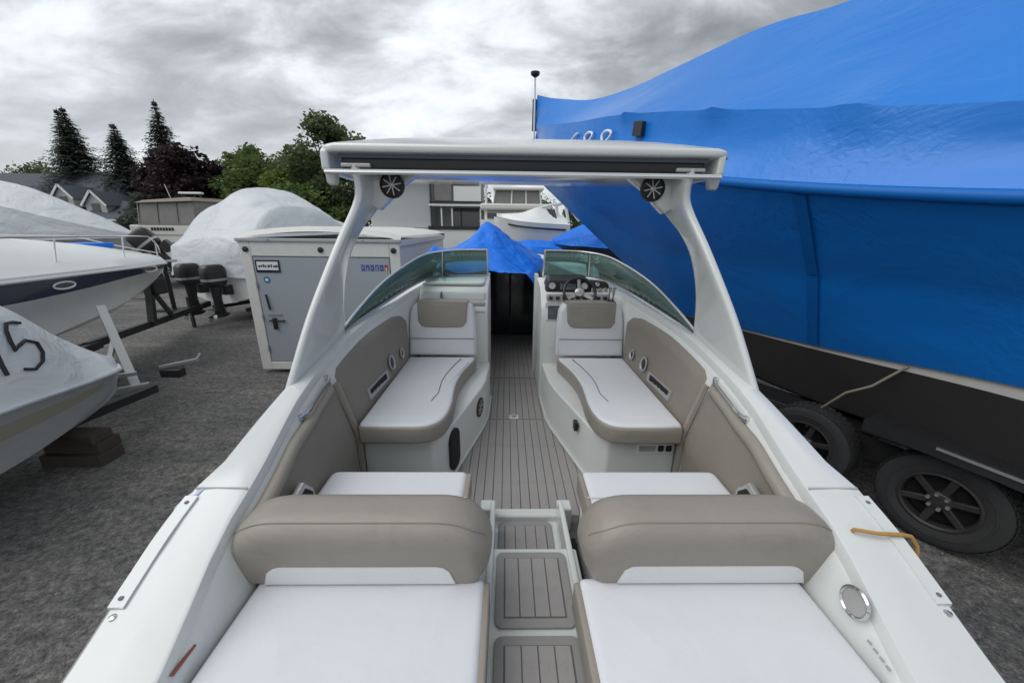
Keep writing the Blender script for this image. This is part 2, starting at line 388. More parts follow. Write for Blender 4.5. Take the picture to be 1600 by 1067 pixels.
def smooth_poly(pts, n=5):
    """closed Catmull-Rom through pts"""
    out = []; N = len(pts)
    for i in range(N):
        p0, p1, p2, p3 = (Vector(pts[(i+k-1) % N]) for k in range(4))
        for k in range(n):
            t = k / n
            out.append(tuple(0.5*((2*p1) + (p2-p0)*t + (2*p0-5*p1+4*p2-p3)*t*t + (3*p1-p0-3*p2+p3)*t**3)))
    return out
def inset(poly, d):
    N = len(poly); out = []
    area = sum(poly[i][0]*poly[(i+1) % N][1] - poly[(i+1) % N][0]*poly[i][1] for i in range(N))
    sg = 1 if area > 0 else -1
    for i in range(N):
        a, b, c = Vector(poly[i-1]), Vector(poly[i]), Vector(poly[(i+1) % N])
        e1, e2 = (b-a), (c-b)
        if e1.length < 1e-9: e1 = e2
        if e2.length < 1e-9: e2 = e1
        n1 = Vector((-e1.y, e1.x)).normalized(); n2 = Vector((-e2.y, e2.x)).normalized()
        nn = (n1 + n2)
        if nn.length < 1e-6: nn = n1
        nn.normalize()
        k = max(0.5, nn.dot(n1))
        out.append((b.x + sg*nn.x*d/k, b.y + sg*nn.y*d/k))
    return out
def pillow(mb, poly, h, r, T, dome=0.0, rb=None, nf=4):
    """rounded slab: outline poly in (u,v), thickness h along w, T maps (u,v,w) to xyz"""
    rb = r if rb is None else rb
    bot = []; top = []
    for k in range(nf + 1):
        a = math.pi/2 * k/nf
        if rb or k == 0: bot.append([(p[0], p[1], rb*(1-math.cos(a))) for p in inset(poly, rb*(1-math.sin(a)))])
        top.append([(p[0], p[1], h - r + r*math.sin(a)) for p in inset(poly, r*(1-math.cos(a)))])
    rows = bot + top
    base = top[-1]; N = len(base)
    cx = sum(p[0] for p in base)/N; cy = sum(p[1] for p in base)/N
    if dome:
        for k in (0.94, 0.85, 0.72, 0.55, 0.35, 0.15):
            rows.append([(cx+(p[0]-cx)*k, cy+(p[1]-cy)*k, h + dome*(1-k*k)) for p in base])
    mb.loft([[T(*p) for p in row] for row in rows], True, True, True)
    return mb
def text_mesh(name, body, size, m, parent, mw, extrude=0.002, shear=0.0):
    cu = bpy.data.curves.new(name, 'FONT'); cu.body = body; cu.size = size; cu.extrude = extrude; cu.align_x = 'CENTER'; cu.align_y = 'CENTER'; cu.shear = shear
    t = bpy.data.objects.new('tmp', cu); col.objects.link(t)
    me = bpy.data.meshes.new_from_object(t.evaluated_get(bpy.context.evaluated_depsgraph_get()))
    bpy.data.objects.remove(t)
    me.name = name; me.materials.clear(); me.materials.append(M[m])
    o = bpy.data.objects.new(name, me); col.objects.link(o)
    o.parent = parent
    o.matrix_local = Matrix.Translation(-OFF[parent.name]) @ mw
    return o
# ================================================================== GROUND
g = MB()
N = 40
g.add([(-600,-600,0),(600,-600,0),(600,900,0),(-600,900,0)], [[0,1,2,3]])
ground = g.build('ground', 'asphalt', origin=(0,0,0), smooth=0); ground['kind'] = 'structure'

# ================================================================== THE OPEN BOAT
boat = thing('bowrider_boat', 'white open cockpit boat with taupe and white upholstery and hardtop tower, in the foreground', 'boat', (0, 3, 0))
FL = 0.87                                                        # cockpit floor height
GX = [(-0.6,1.18),(0.3,1.22),(0.6,1.235),(1.2,1.235),(3.0,1.24),(4.0,1.2),(5.0,1.08),(6.0,0.82),(6.9,0.45),(7.5,0.10),(7.7,0.02)]
GZ = [(-0.6,1.02),(0.0,1.12),(0.3,1.22),(0.68,1.365),(0.88,1.46),(1.01,1.52),(1.23,1.59),(1.73,1.71),(2.4,1.815),(2.9,1.89),(3.8,1.96),(5,2.02),(7.7,2.10)]
GI = [(-0.6,0.96),(0.3,0.98),(0.65,0.995),(1.0,1.035),(1.23,1.045),(1.73,1.115),(2.4,1.13),(2.9,1.05),(3.4,0.985),(3.8,0.93),(4.1,0.90),(5,0.72),(6,0.5),(6.9,0.2),(7.7,0.0)]
gx = lambda y: sinterp(GX, y); gz = lambda y: sinterp(GZ, y); gi = lambda y: sinterp(GI, y)
def ys(a, b, n): return [a + (b-a)*i/n for i in range(n+1)]
# hull
rows = []
for y in ys(-0.6, 7.7, 48):
    X, Z = gx(y), gz(y) - 0.06
    t = max(0, (y-3.5)/4.2)
    zc = 0.62 + 1.2*t**2.6; zk = 0.36 + 1.5*t**3.2
    xc = X*(0.93 - 0.55*t)
    half = [(X, Z), (X*0.995, Z-0.10), (X*(0.985-0.1*t), Z-0.35*(1-0.6*t)), ((X*0.97+xc)/2, (Z+zc)/2-0.1*(1-t)), (xc, zc), (xc*0.94, zc-0.02), (xc*0.5, (zc+zk)/2), (0.0, zk)]
    half = [(x, max(min(z, Z), min(zk, Z))) for x, z in half]
    rows.append([(x, y, z) for x, z in half] + [(-x, y, z) for x, z in half[-2::-1]])
hull = MB().loft(rows, False, True, False).build('hull', 'hullw', boat)
for sd in (-1, 1):
    rows = []
    for y in ys(-0.6, 7.6, 50):
        X, Z = gx(y)+0.012, gz(y)-0.085
        rows.append([(sd*(X+0.022*math.cos(a)), y, Z+0.022*math.sin(a)) for a in [k*math.pi/3 for k in range(6)]])
    MB().loft(rows, True, True, True).build('rub_rail', 'alu' if False else 'greywall', boat)
# gunwales
for sd in (-1, 1):
    rows = []
    for y in ys(-0.6, 7.65, 70):
        X, Z, I = gx(y), gz(y), gi(y)
        # a raised pad with a step in the edge around the stern quarter
        st = 0.028 if y < 1.245 else 0.0
        rows.append([(sd*(X-0.02+st), y, Z-0.10), (sd*(X+0.004+st), y, Z-0.055), (sd*(X-0.004+st), y, Z-0.018), (sd*(X-0.022+st), y, Z-0.002), (sd*(X*0.6+I*0.4), y, Z+0.004), (sd*(I+0.022), y, Z), (sd*(I+0.006), y, Z-0.006), (sd*I, y, Z-0.022), (sd*(I-0.004), y, Z-0.05)])
    gw = MB().loft(rows).build('gunwale', 'gel', boat, smooth=24)
    if sd < 0:
        cl = MB(); cl.hexa([(-1.285,1.10,1.515),(-1.215,1.115,1.535),(-1.20,1.17,1.55),(-1.26,1.15,1.535),(-1.28,1.10,1.535),(-1.215,1.115,1.565),(-1.20,1.17,1.578),(-1.255,1.15,1.56)]); cl.build('fender_clip', 'lavender', gw, smooth=0, bevel=0.006)
    # joint line across the gunwale and screw heads
    y = 1.16; Z = gz(y)
    s = MB().box(min(sd*(gi(y)+0.01), sd*(gx(y)-0.0)), max(sd*(gi(y)+0.01), sd*(gx(y)-0.0)), y-0.0025, y+0.0025, Z-0.004, Z+0.0062); s.build('joint_line', 'greywall', gw, smooth=0)
    # deck step cover in front of the joint
    for y in (0.80,):
        MB().lathe([(0.011,0),(0.011,0.006),(0.004,0.009)], (sd*(gx(y)-0.015), y, gz(y)-0.004), (0,0,1), 10).build('screw_head', 'steel', gw)
    # sacrificial metal strip along the edge
    rows = []
    for y in ys(0.815, 1.125, 12):
        xo = gx(y) + 0.012; w = 0.045
        rows.append([(sd*xo, y, gz(y)-0.004), (sd*xo, y, gz(y)+0.009), (sd*(xo-w), y, gz(y)+0.009), (sd*(xo-w), y, gz(y)-0.004)])
    stp = MB().loft(rows, True, True, True).build('edge_strip', 'gel', gw, smooth=30)
    for y in (0.835, 1.1):
        MB().lathe([(0.007,0),(0.007,0.003)], (sd*(gx(y)-0.011), y, gz(y)+0.009), (0,0,1), 8).build('screw_head', 'stitch', gw)
# inner liner (wall between gunwale and floor)
for sd in (-1, 1):
    rows = []
    for y in ys(-0.1, 4.15, 50):
        I, Z = gi(y)-0.002, gz(y)-0.045
        b = min(I-0.01, 0.985 + 0.02*max(0, min(1, (y-1)/1.0)))
        zl = min(1.28, Z-0.08); rows.append([(sd*I, y, Z), (sd*(I-0.012), y, Z-0.02), (sd*((I+b)/2-0.006), y, (Z-0.02+zl)/2), (sd*b, y, zl), (sd*b, y, 0.85)])
    MB().loft(rows).build('coaming_liner', 'gel_in', boat, smooth=50)
def wallx(y, z):
    I, Z = gi(y)-0.002, gz(y)-0.045
    b = min(I-0.01, 0.985 + 0.02*max(0, min(1, (y-1)/1.0)))
    zl = min(1.28, Z-0.08); t = [(zl, b), ((Z-0.02+zl)/2, (I+b)/2-0.006), (Z-0.02, I-0.012), (Z, I)]
    return interp(t, z)
# padded side panels in taupe vinyl
def side_panel(sd, y0, y1, top, bot, thick=0.028):
    rows = []; n = 22
    for i in range(n+1):
        y = y0 + (y1-y0)*i/n
        e = min(1.0, min(i, n-i)/2.0); e = math.sin(e*math.pi/2)
        zt, zb = top(y), bot(y); r = []
        for k in range(15):
            v = k/14; z = zb + (zt-zb)*v
            f = min(1.0, min(v, 1-v)/0.10); f = math.sin(f*math.pi/2)
            r.append((sd*(wallx(y, z) + 0.004 - thick*min(e, 1)*f - 0.004*f*math.sin(v*math.pi)), y, z))
        rows.append(r)
    return MB().loft(rows).build('side_panel', 'taupe_dark', boat, smooth=60)
for sd in (-1, 1):
    aft_top = lambda y: gz(y) - interp([(1.0,0.055),(1.45,0.06),(1.62,0.085),(1.9,0.085),(2.0,0.07)], y)
    p = side_panel(sd, 1.02, 1.985, aft_top, lambda y: 1.0)
    # bolster roll on top of the aft panel
    mb = MB(); mb.tube([(sd*(wallx(y, aft_top(y)-0.03)-0.018), y, aft_top(y)-0.028) for y in ys(1.03, 1.94, 24)], [0.012]+[0.03]*23+[0.012], 10)
    mb.build('bolster', 'taupe', p, smooth=60)
    f_top = lambda y: gz(y) - interp([(2.0,0.075),(2.6,0.07),(2.95,0.09),(3.12,0.135),(3.24,0.22)], y)
    p = side_panel(sd, 2.03, 3.24, f_top, lambda y: 1.22, 0.036)
    # vertical welt between the panels
    MB().tube([(sd*(wallx(1.99, z)-0.008), 2.005, z) for z in ys(0.95, gz(2.0)-0.13, 10)], 0.024, 8).build('welt', 'taupe', p)
    # cup holder and speaker recess low on the panel
    for (yy, rr) in ((2.72, 0.055), (2.95, 0.038)):
        z = 1.49; x = wallx(yy, z) - 0.04
        rg = MB().lathe([(rr,0),(rr+0.008,0.004),(rr+0.008,0.010),(rr,0.014),(rr*0.85,0.006),(rr*0.8,0.004)], (sd*x, yy, z), (-sd,0,0.15), 20).build('speaker_ring', 'silver', p)
        MB().lathe([(rr*0.84,0),(rr*0.5,0.006),(rr*0.15,0.008)], (sd*(x-0.003), yy, z), (-sd,0,0.15), 20).build('speaker_grille', 'black', rg)
    tray = MB()
    rowsb = [[(sd*(wallx(y,z)-0.045), y, z) for z in (1.40, 1.47)] for y in ys(2.25, 2.62, 6)]
    tray.loft([[(r[0][0], r[0][1], r[0][2]), (r[1][0], r[1][1], r[1][2]), (r[1][0]+sd*0.03, r[1][1], r[1][2]), (r[0][0]+sd*0.03, r[0][1], r[0][2])] for r in rowsb], True, True, True)
    tray.build('storage_pocket', 'silver', p)
    MB().loft([[(sd*(wallx(y,1.43)-0.048), y, 1.415), (sd*(wallx(y,1.46)-0.048), y, 1.458)] for y in ys(2.28, 2.58, 5)]).build('pocket_shade_plate', 'matte', p)  # black sheet paints the shaded inside of the pocket
    # chrome grab rail on the coaming
    pts = []
    for k in range(13):
        y = 1.60 + 0.36*k/12; z = gz(y) - 0.06
        pts.append((sd*(wallx(y, z) - 0.012 - 0.026*math.sin(min(1, min(k, 12-k)/2)*math.pi/2)), y, z))
    gr = MB().tube(pts, 0.009, 8).build('grab_rail', 'steel', boat)
    for y in (1.61, 1.95):
        MB().lathe([(0.018,0),(0.018,0.012),(0.012,0.016)], (sd*wallx(y, gz(y)-0.068), y, gz(y)-0.068), (-sd,0,0.2), 12).build('rail_foot', 'steel', gr)

# ---- floor: hatches of grey foam planks
fl = MB().box(-1.0, 1.0, 1.60, 5.9, FL-0.05, FL-0.006).build('cockpit_floor', 'caulk', boat, smooth=0)
PW, GAP = 0.0585, 0.0046
def planks(y0, y1, x0, x1, z, parent, w=PW):
    n = round((x1-x0)/w); w = (x1-x0)/n
    src = MB().box(-(w-GAP)/2, (w-GAP)/2, y0+0.003, y1-0.003, -0.008, 0.0); first = None
    for i in range(n):
        cx = x0 + (i+0.5)*w
        if first is None:
            first = src; o = MB(); o.v = [p + Vector((cx, 0, z)) for p in src.v]; o.f = src.f
            o = o.build('plank', 'foam', parent, smooth=0, bevel=0.0015, seg=1); base = o; bx = cx
        else:
            k = inst(base, 'plank', parent, (cx-bx, 0, 0))
            b = k.modifiers.new('bevel', 'BEVEL'); b.width = 0.0015; b.segments = 1
planks(1.80, 2.955, -0.5265, 0.5265, FL, fl)
planks(2.968, 3.90, -0.351, 0.351, FL, fl)
planks(3.912, 5.75, -0.351, 0.351, FL, fl)
MB().box(-0.30, 0.27, 2.956, 2.967, FL-0.006, FL+0.004).build('hatch_edge', 'silver', fl, smooth=0)
hl = MB(); pillow(hl, rrect(-0.075, 0.01, 2.955, 3.035, 0.012), 0.008, 0.003, lambda u,v,w: (u+0.01, v, FL+w)); hl = hl.build('hatch_latch', 'gel', fl)
MB().lathe([(0.022,0),(0.022,0.004),(0.014,0.002)], (-0.022, 3.0, FL+0.008), (0,0,1), 14).build('latch_ring', 'silver', hl)

# ---- centre steps to the stern
st = MB(); st.box(-0.215, 0.235, 1.36, 1.80, 0.60, 0.885).box(-0.215, 0.235, -0.1, 1.37, 0.60, 1.075)
st = st.build('centre_steps', 'gel', boat, smooth=0, bevel=0.012, seg=3)
MB().box(-0.215, 0.235, 1.735, 1.80, 0.60, 0.925).build('step_lip', 'gel', st, smooth=0, bevel=0.012, seg=3)
def mat_pad(x0, x1, y0, y1, z, taper):
    o = [(x0+taper, y1), (x1-taper, y1), (x1, y0), (x0, y0)]
    # border
    pl = rrect(x0, x1, y0, y1, 0.03, 5)
    mb = MB(); pillow(mb, pl, 0.012, 0.004, lambda u,v,w: (u, v, z+w)); bd = mb.build('step_mat', 'foam_edge', st)
    m_ = 0.038
    MB().box(x0+m_-0.004, x1-m_+0.004, y0+m_-0.004, y1-m_+0.004, z+0.0121, z+0.0135).build('mat_groove', 'caulk', bd, smooth=0)
    n = 4; w = (x1-x0-2*m_)/n
    src = None
    for i in range(n):
        cx = x0 + m_ + (i+0.5)*w
        if src is None:
            src = MB().box(cx-(w-0.005)/2, cx+(w-0.005)/2, y0+m_, y1-m_, z+0.0135, z+0.0165).build('mat_plank', 'foam', bd, smooth=0); c0 = cx
        else: inst(src, 'mat_plank', bd, (cx-c0, 0, 0))
mat_pad(-0.135, 0.165, 1.385, 1.725, 0.886, 0)
mat_pad(-0.135, 0.175, 1.0, 1.335, 1.076, 0)
mat_pad(-0.135, 0.175, 0.52, 0.972, 1.076, 0)
# side walls of the stair
for sd, x in ((-1, -0.162), (1, 0.200)):
    MB().box(x-0.013, x+0.013, 0.0, 1.66, 0.87, 1.10).build('step_side', 'gel', st, smooth=0, bevel=0.008, seg=2)
    MB().box(x-0.04+0.034*sd, x+0.04+0.034*sd, 1.68, 1.76, 0.87, 1.02).build('step_post', 'gel', st, smooth=0, bevel=0.01, seg=3)
for sd in (-1, 1):
    pl = MB().box(min(sd*0.232, sd*0.262), max(sd*0.232, sd*0.282), 0.0, 1.6, 0.88, 0.90); pl.build('slot_shade_strip', 'matte', st, smooth=0)  # black strip paints the shade at the bottom of the slot

# ---- long lounges each side
def lounge(sd):
    name = 'port' if sd < 0 else 'starboard'
    base = smooth_base = [(0.995,2.06),(0.56,2.06),(0.47,2.14),(0.42,2.32),(0.30,2.78),(0.27,2.95),(0.255,3.30),(0.255,3.42),(0.995,3.42)]
    pts = [(sd*x, y) for x, y in base]
    mb = MB(); mb.loft([[(x,y,0.85) for x,y in pts],[(x,y,1.245) for x,y in pts]], True, True, True)
    bs = mb.build('lounge_base', 'gel_in', boat, smooth=40, bevel=0.012, seg=3)
    # toe mould at the floor
    mb = MB(); mb.tube([(sd*x, y, FL+0.012) for x,y in [(0.555,2.05),(0.462,2.13),(0.412,2.32),(0.292,2.78),(0.262,2.95),(0.247,3.4)]], 0.012, 6); mb.build('toe_mould', 'gel', bs)
    def cout(dd=0):
        o = [(0.985,1.955),(0.62,1.955),(0.53,1.985),(0.475,2.07),(0.452,2.2),(0.455,2.4),(0.462,2.6),(0.44,2.82),(0.40,3.02),(0.372,3.20),(0.985,3.20)]
        return o
    # outline with smooth inner side
    ctrl = [(0.64,1.955),(0.56,1.972),(0.495,2.03),(0.462,2.13),(0.453,2.28),(0.462,2.45),(0.466,2.62),(0.448,2.82),(0.41,3.0),(0.372,3.14)]
    fine = []
    for i in range(len(ctrl)-1):
        p0 = Vector(ctrl[max(0,i-1)]); p1 = Vector(ctrl[i]); p2 = Vector(ctrl[i+1]); p3 = Vector(ctrl[min(len(ctrl)-1,i+2)])
        for k in range(4):
            t = k/4; fine.append(tuple(0.5*((2*p1)+(p2-p0)*t+(2*p0-5*p1+4*p2-p3)*t*t+(3*p1-p0-3*p2+p3)*t**3)))
    fine.append(ctrl[-1])
    out = [(0.965,1.957),(0.80,1.955)] + fine + [(0.372,3.20),(0.70,3.205),(0.985,3.20),(0.985,2.5),(0.985,1.99)]
    out = [(sd*x, y) for x, y in out]
    mb = MB(); pillow(mb, out, 0.118, 0.022, lambda u,v,w: (u, v, 1.247+w), rb=0.02); cs = mb.build('seat_cushion', 'taupe', boat, smooth=50)
    mb = MB(); pillow(mb, inset(out, 0.010), 0.03, 0.02, lambda u,v,w: (u, v, 1.345+w), dome=0.006, rb=0.0); mb.build('cushion_top', 'vinyl', cs, smooth=50)
    seam = [(0.60,2.28),(0.575,2.40),(0.585,2.6),(0.575,2.75),(0.54,2.95),(0.50,3.12)]
    MB().tube([(sd*x, y, 1.3805) for x,y in seam], 0.004, 5).build('stitch_line', 'stitch', cs)
    MB().tube([(sd*x, 2.075, 1.3762) for x in ys(0.62, 0.95, 6)], 0.002, 5).build('stitch_line', 'quilt', cs)
    # backrest, leaning forward
    def T(u, v, w):    # u across, v up, w thickness (towards the stern)
        return (sd*u, 3.36 + 0.10*(v/0.47) - w, 1.375 + v)
    wid0, wid1 = 0.375, 1.005
    out = [(0.985,0.0),(0.98,0.30),(0.968,0.40),(0.94,0.448),(0.90,0.462),(0.69,0.466),(0.48,0.462),(0.42,0.448),(0.392,0.40),(0.378,0.30),(0.372,0.0)]
    mb = MB(); pillow(mb, out, 0.15, 0.03, T, dome=0.008, rb=0.02); bk = mb.build('backrest', 'vinyl', boat, smooth=50)
    out = [(0.905,0.470),(0.895,0.31),(0.865,0.268),(0.83,0.258),(0.69,0.255),(0.52,0.258),(0.49,0.268),(0.46,0.31),(0.45,0.470)]
    mb = MB(); pillow(mb, out, 0.03, 0.014, lambda u,v,w: T(u, v, 0.137+w), rb=0.0); mb.build('headrest_pad', 'taupe', bk, smooth=50)
    MB().beam(T(0.388,0.158,0.157), T(0.97,0.158,0.157), 0.004, 0.006).build('stitch_line', 'stitch', bk)
    mb = MB(); pillow(mb, [(0.90,0.46),(0.69,0.464),(0.455,0.46),(0.455,0.482),(0.69,0.488),(0.90,0.482)], 0.17, 0.02, lambda u,v,w: T(u, v, w-0.01)); mb.build('headrest_cap', 'taupe', bk, smooth=50)
    # dark slot between the cushion and the wall
    return bs
lb = lounge(-1); rb_ = lounge(1)
# side speaker and black slab painting a storage hole's shade on the port lounge base, light on starboard
rg = MB().lathe([(0.072,0),(0.08,0.006),(0.08,0.014),(0.068,0.018),(0.06,0.008)], (-0.316, 2.74, 1.10), (0.97,-0.24,0.0), 20).build('speaker_ring', 'black', lb)
mb = MB()
for k in range(8):
    a = k*math.pi/4; u = Vector((0.24,0.97,0)); w = Vector((0,0,1)); d = u*math.cos(a)+w*math.sin(a)
    c = Vector((-0.302, 2.737, 1.10)); mb.beam(c+d*0.012, c+d*0.066, 0.010, 0.008, up=(0.97,-0.24,0))
mb.build('speaker_spoke', 'silver', lb)
MB().lathe([(0.062,0),(0.03,0.006)], (-0.311, 2.739, 1.10), (0.97,-0.24,0.0), 20).build('speaker_cone', 'matte', lb)
hole = MB(); pillow(hole, rrect(-0.075,0.075,-0.15,0.15,0.07), 0.02, 0.006, lambda u,v,w: (-0.452+0.27*u+w*0.96, 2.205+u*0.96-w*0.27, 1.06+v)); hole.build('storage_shade_slab', 'matte', lb)
MB().box(0.385, 0.41, 2.30, 2.36, 1.14, 1.2).build('courtesy_light', 'black', rb_, smooth=0)
pn = MB(); pillow(pn, rrect(0.74, 0.98, 1.13, 1.20, 0.012), 0.012, 0.003, lambda u,v,w: (u, 2.061-w, v)); pn = pn.build('switch_panel', 'trimw', rb_)
for x in (0.895, 0.945):
    q = MB(); pillow(q, rrect(x-0.019, x+0.019, 1.145, 1.188, 0.01), 0.006, 0.003, lambda u,v,w: (u, 2.0485-w, v)); q.build('power_socket', 'black', pn)
q = MB(); q.box(0.755, 0.86, 2.044, 2.0485, 1.148, 1.182); q.build('access_plate', 'silver', pn, smooth=0)

# ---- aft bench seats facing forward
for sd in (-1, 1):
    b = MB().box(min(sd*0.29, sd*0.985), max(sd*0.29, sd*0.985), 1.14, 1.575, 0.80, 1.215).build('aft_seat_base', 'gel_in', boat, smooth=0, bevel=0.01)
    out = rrect(0.285, 0.965, 1.10, 1.60, [0.02, 0.02, 0.04, 0.03], 5); out = [(sd*x, y) for x, y in out]
    mb = MB(); pillow(mb, out, 0.115, 0.028, lambda u,v,w: (u, v, 1.218+w), dome=0.008, rb=0.015); cu = mb.build('aft_seat_cushion', 'vinyl', boat, smooth=50)
    out = rrect(0.266, 0.291, 1.10, 1.585, 0.006, 2); out = [(sd*x, y) for x, y in out]
    mb = MB(); pillow(mb, out, 0.106, 0.006, lambda u,v,w: (u, v, 1.220+w)); mb.build('cushion_side', 'taupe', cu, smooth=50)
    MB().tube([(sd*x, 1.39, 1.3395) for x in ys(0.275, 0.95, 6)], 0.0025, 5).build('stitch_line', 'quilt', cu)
    # storage pocket, shaded interior painted black, low in the side at the aft corner
    ow = MB(); pillow(ow, [(1.20,1.30),(1.40,1.30),(1.385,1.40),(1.33,1.465),(1.22,1.44)], 0.03, 0.008, lambda u,v,w: (sd*(0.972-w), u, v)); ow = ow.build('pocket_frame', 'silver', boat)
    ow2 = MB(); pillow(ow2, [(1.22,1.315),(1.38,1.315),(1.366,1.395),(1.325,1.44),(1.235,1.42)], 0.004, 0.001, lambda u,v,w: (sd*(0.9415-w), u, v)); ow2.build('pocket_shade_plate', 'matte', ow)

# ---- sun pads and folding backrests
for sd in (-1, 1):
    MB().box(min(sd*0.27, sd*0.98), max(sd*0.27, sd*0.98), -0.05, 1.10, 0.70, 1.165).build('sun_pad_base', 'gel_in', boat, smooth=0)
    out = rrect(0.168, 0.972, 0.05, 1.035, 0.025, 4); out = [(sd*x, y) for x, y in out]
    mb = MB(); pillow(mb, out, 0.13, 0.026, lambda u,v,w: (u, v, 1.166+w), dome=0.012, rb=0.015); pad = mb.build('sun_pad', 'vinyl', boat, smooth=50)
    out = rrect(0.150, 0.176, 0.05, 1.02, 0.008, 2); out = [(sd*x, y) for x, y in out]
    mb = MB(); pillow(mb, out, 0.118, 0.008, lambda u,v,w: (u, v, 1.168+w)); mb.build('pad_side', 'taupe', pad, smooth=50)
    # folding backrest: loaf shaped bolster, sharp at the lower aft edge
    xa, xb = (0.145, 1.065) if sd < 0 else (0.178, 1.10)
    def bsec(x):
        t = (x-xa)/(xb-xa); e = min(t, 1-t)*(xb-xa)
        ri, ro = (0.20, 0.17)
        k = math.sqrt(max(0.0, 1-(1-min(1, e/ri))**2.2)); kb = math.sqrt(max(0.0, 1-(1-min(1, e/0.085))**2))
        zt = 1.40 + 0.160*k; zb = 1.40 - 0.108*kb
        ya = 1.085 - 0.083*math.sqrt(max(0, 1-(1-min(1, e/0.08))**2)); yb = 1.12 + 0.105*math.sqrt(max(0, 1-(1-min(1, e/0.08))**2))
        h, w = zt-zb, yb-ya
        r1 = min(0.085, h*0.49, w*0.49); r0 = min(0.016, h*0.3, w*0.3)
        pts = rrect(ya, yb, zb, zt, [r0, r0, r1, r1], 6)
        return [(sd*x, y - 0.03*(z-zb)/0.27, z) for y, z in pts]
    xs_ = [xa + (xb-xa)*(0.5-0.5*math.cos(math.pi*(0.012+0.976*i/36))) for i in range(37)]
    br = MB().loft([bsec(x) for x in xs_], True, True, True).build('folding_backrest', 'taupe', boat, smooth=60)
    # white quilted insert low on the aft face
    rows = []
    i0, i1 = (0.27, 0.935) if sd < 0 else (0.30, 0.97)
    for i in range(33):
        x = i0 + (i1-i0)*i/32
        k = math.sqrt(max(0.0, 1-(1-min(1, (x-i0)/0.06))**2))*math.sqrt(max(0.0, 1-(1-min(1, (i1-x)/0.075))**2))
        sec = bsec(x); zb = min(p[2] for p in sec); ya = min(p[1] for p in sec)
        z1 = zb + 0.012 + 0.082*k; yy = ya + 0.014
        f = lambda z: 1.002 - 0.03*(z-zb)/0.27 + 0.083*(1-math.sqrt(max(0, 1-(1-min(1, min(x-xa, xb-x)/0.08))**2)))
        rows.append([(sd*x, f(z)-d, z) for z, d in ((zb+0.012, -0.004), (zb+0.012, 0.004), ((zb+0.012+z1)/2, 0.006), (z1, 0.004), (z1, -0.004))])
    MB().loft(rows, False, True, True).build('quilted_insert', 'quilt', br, smooth=40)
    # seam line round the crest
    loop = []
    for x in xs_[3:-3]:
        sec = bsec(x); q = max(sec, key=lambda p: p[2]*0.8 - p[1]*0.6)
        loop.append((q[0], q[1]-0.0005, q[2]+0.0005))
    MB().tube(loop, 0.0022, 5).build('seam', 'taupe_dark', br)
# transom and swim platform behind the pads
MB().box(-1.15, 1.15, -0.1, 0.04, 0.55, 1.10).build('transom', 'gel', boat, smooth=0, bevel=0.03, seg=3)
MB().box(-1.1, 1.1, -0.9, -0.1, 0.62, 0.70).build('swim_platform', 'gel', boat, smooth=0, bevel=0.03, seg=3)

# details on the stern coaming
rg = MB().lathe([(0.034,0),(0.046,0.004),(0.048,0.010),(0.042,0.014),(0.038,0.008)], (0.998, 0.848, 1.40), (-1,0.0,0.18), 22).build('filler_ring', 'steel', boat)
MB().lathe([(0.039,0),(0.036,0.010),(0.01,0.013)], (0.998, 0.848, 1.40), (-1,0,0.18), 22).build('filler_cap', 'silver', rg)
for k in range(4):
    MB().box(0.979, 0.983, 0.765-0.020*k, 0.777-0.020*k, 1.340-0.004*k, 1.347-0.004*k).build('print_mark', 'silver', boat, smooth=0)
MB().box(-0.999, -0.987, 0.70, 0.78, 1.336, 1.342).build('side_reflector', 'red', boat, smooth=0, bevel=0.003)

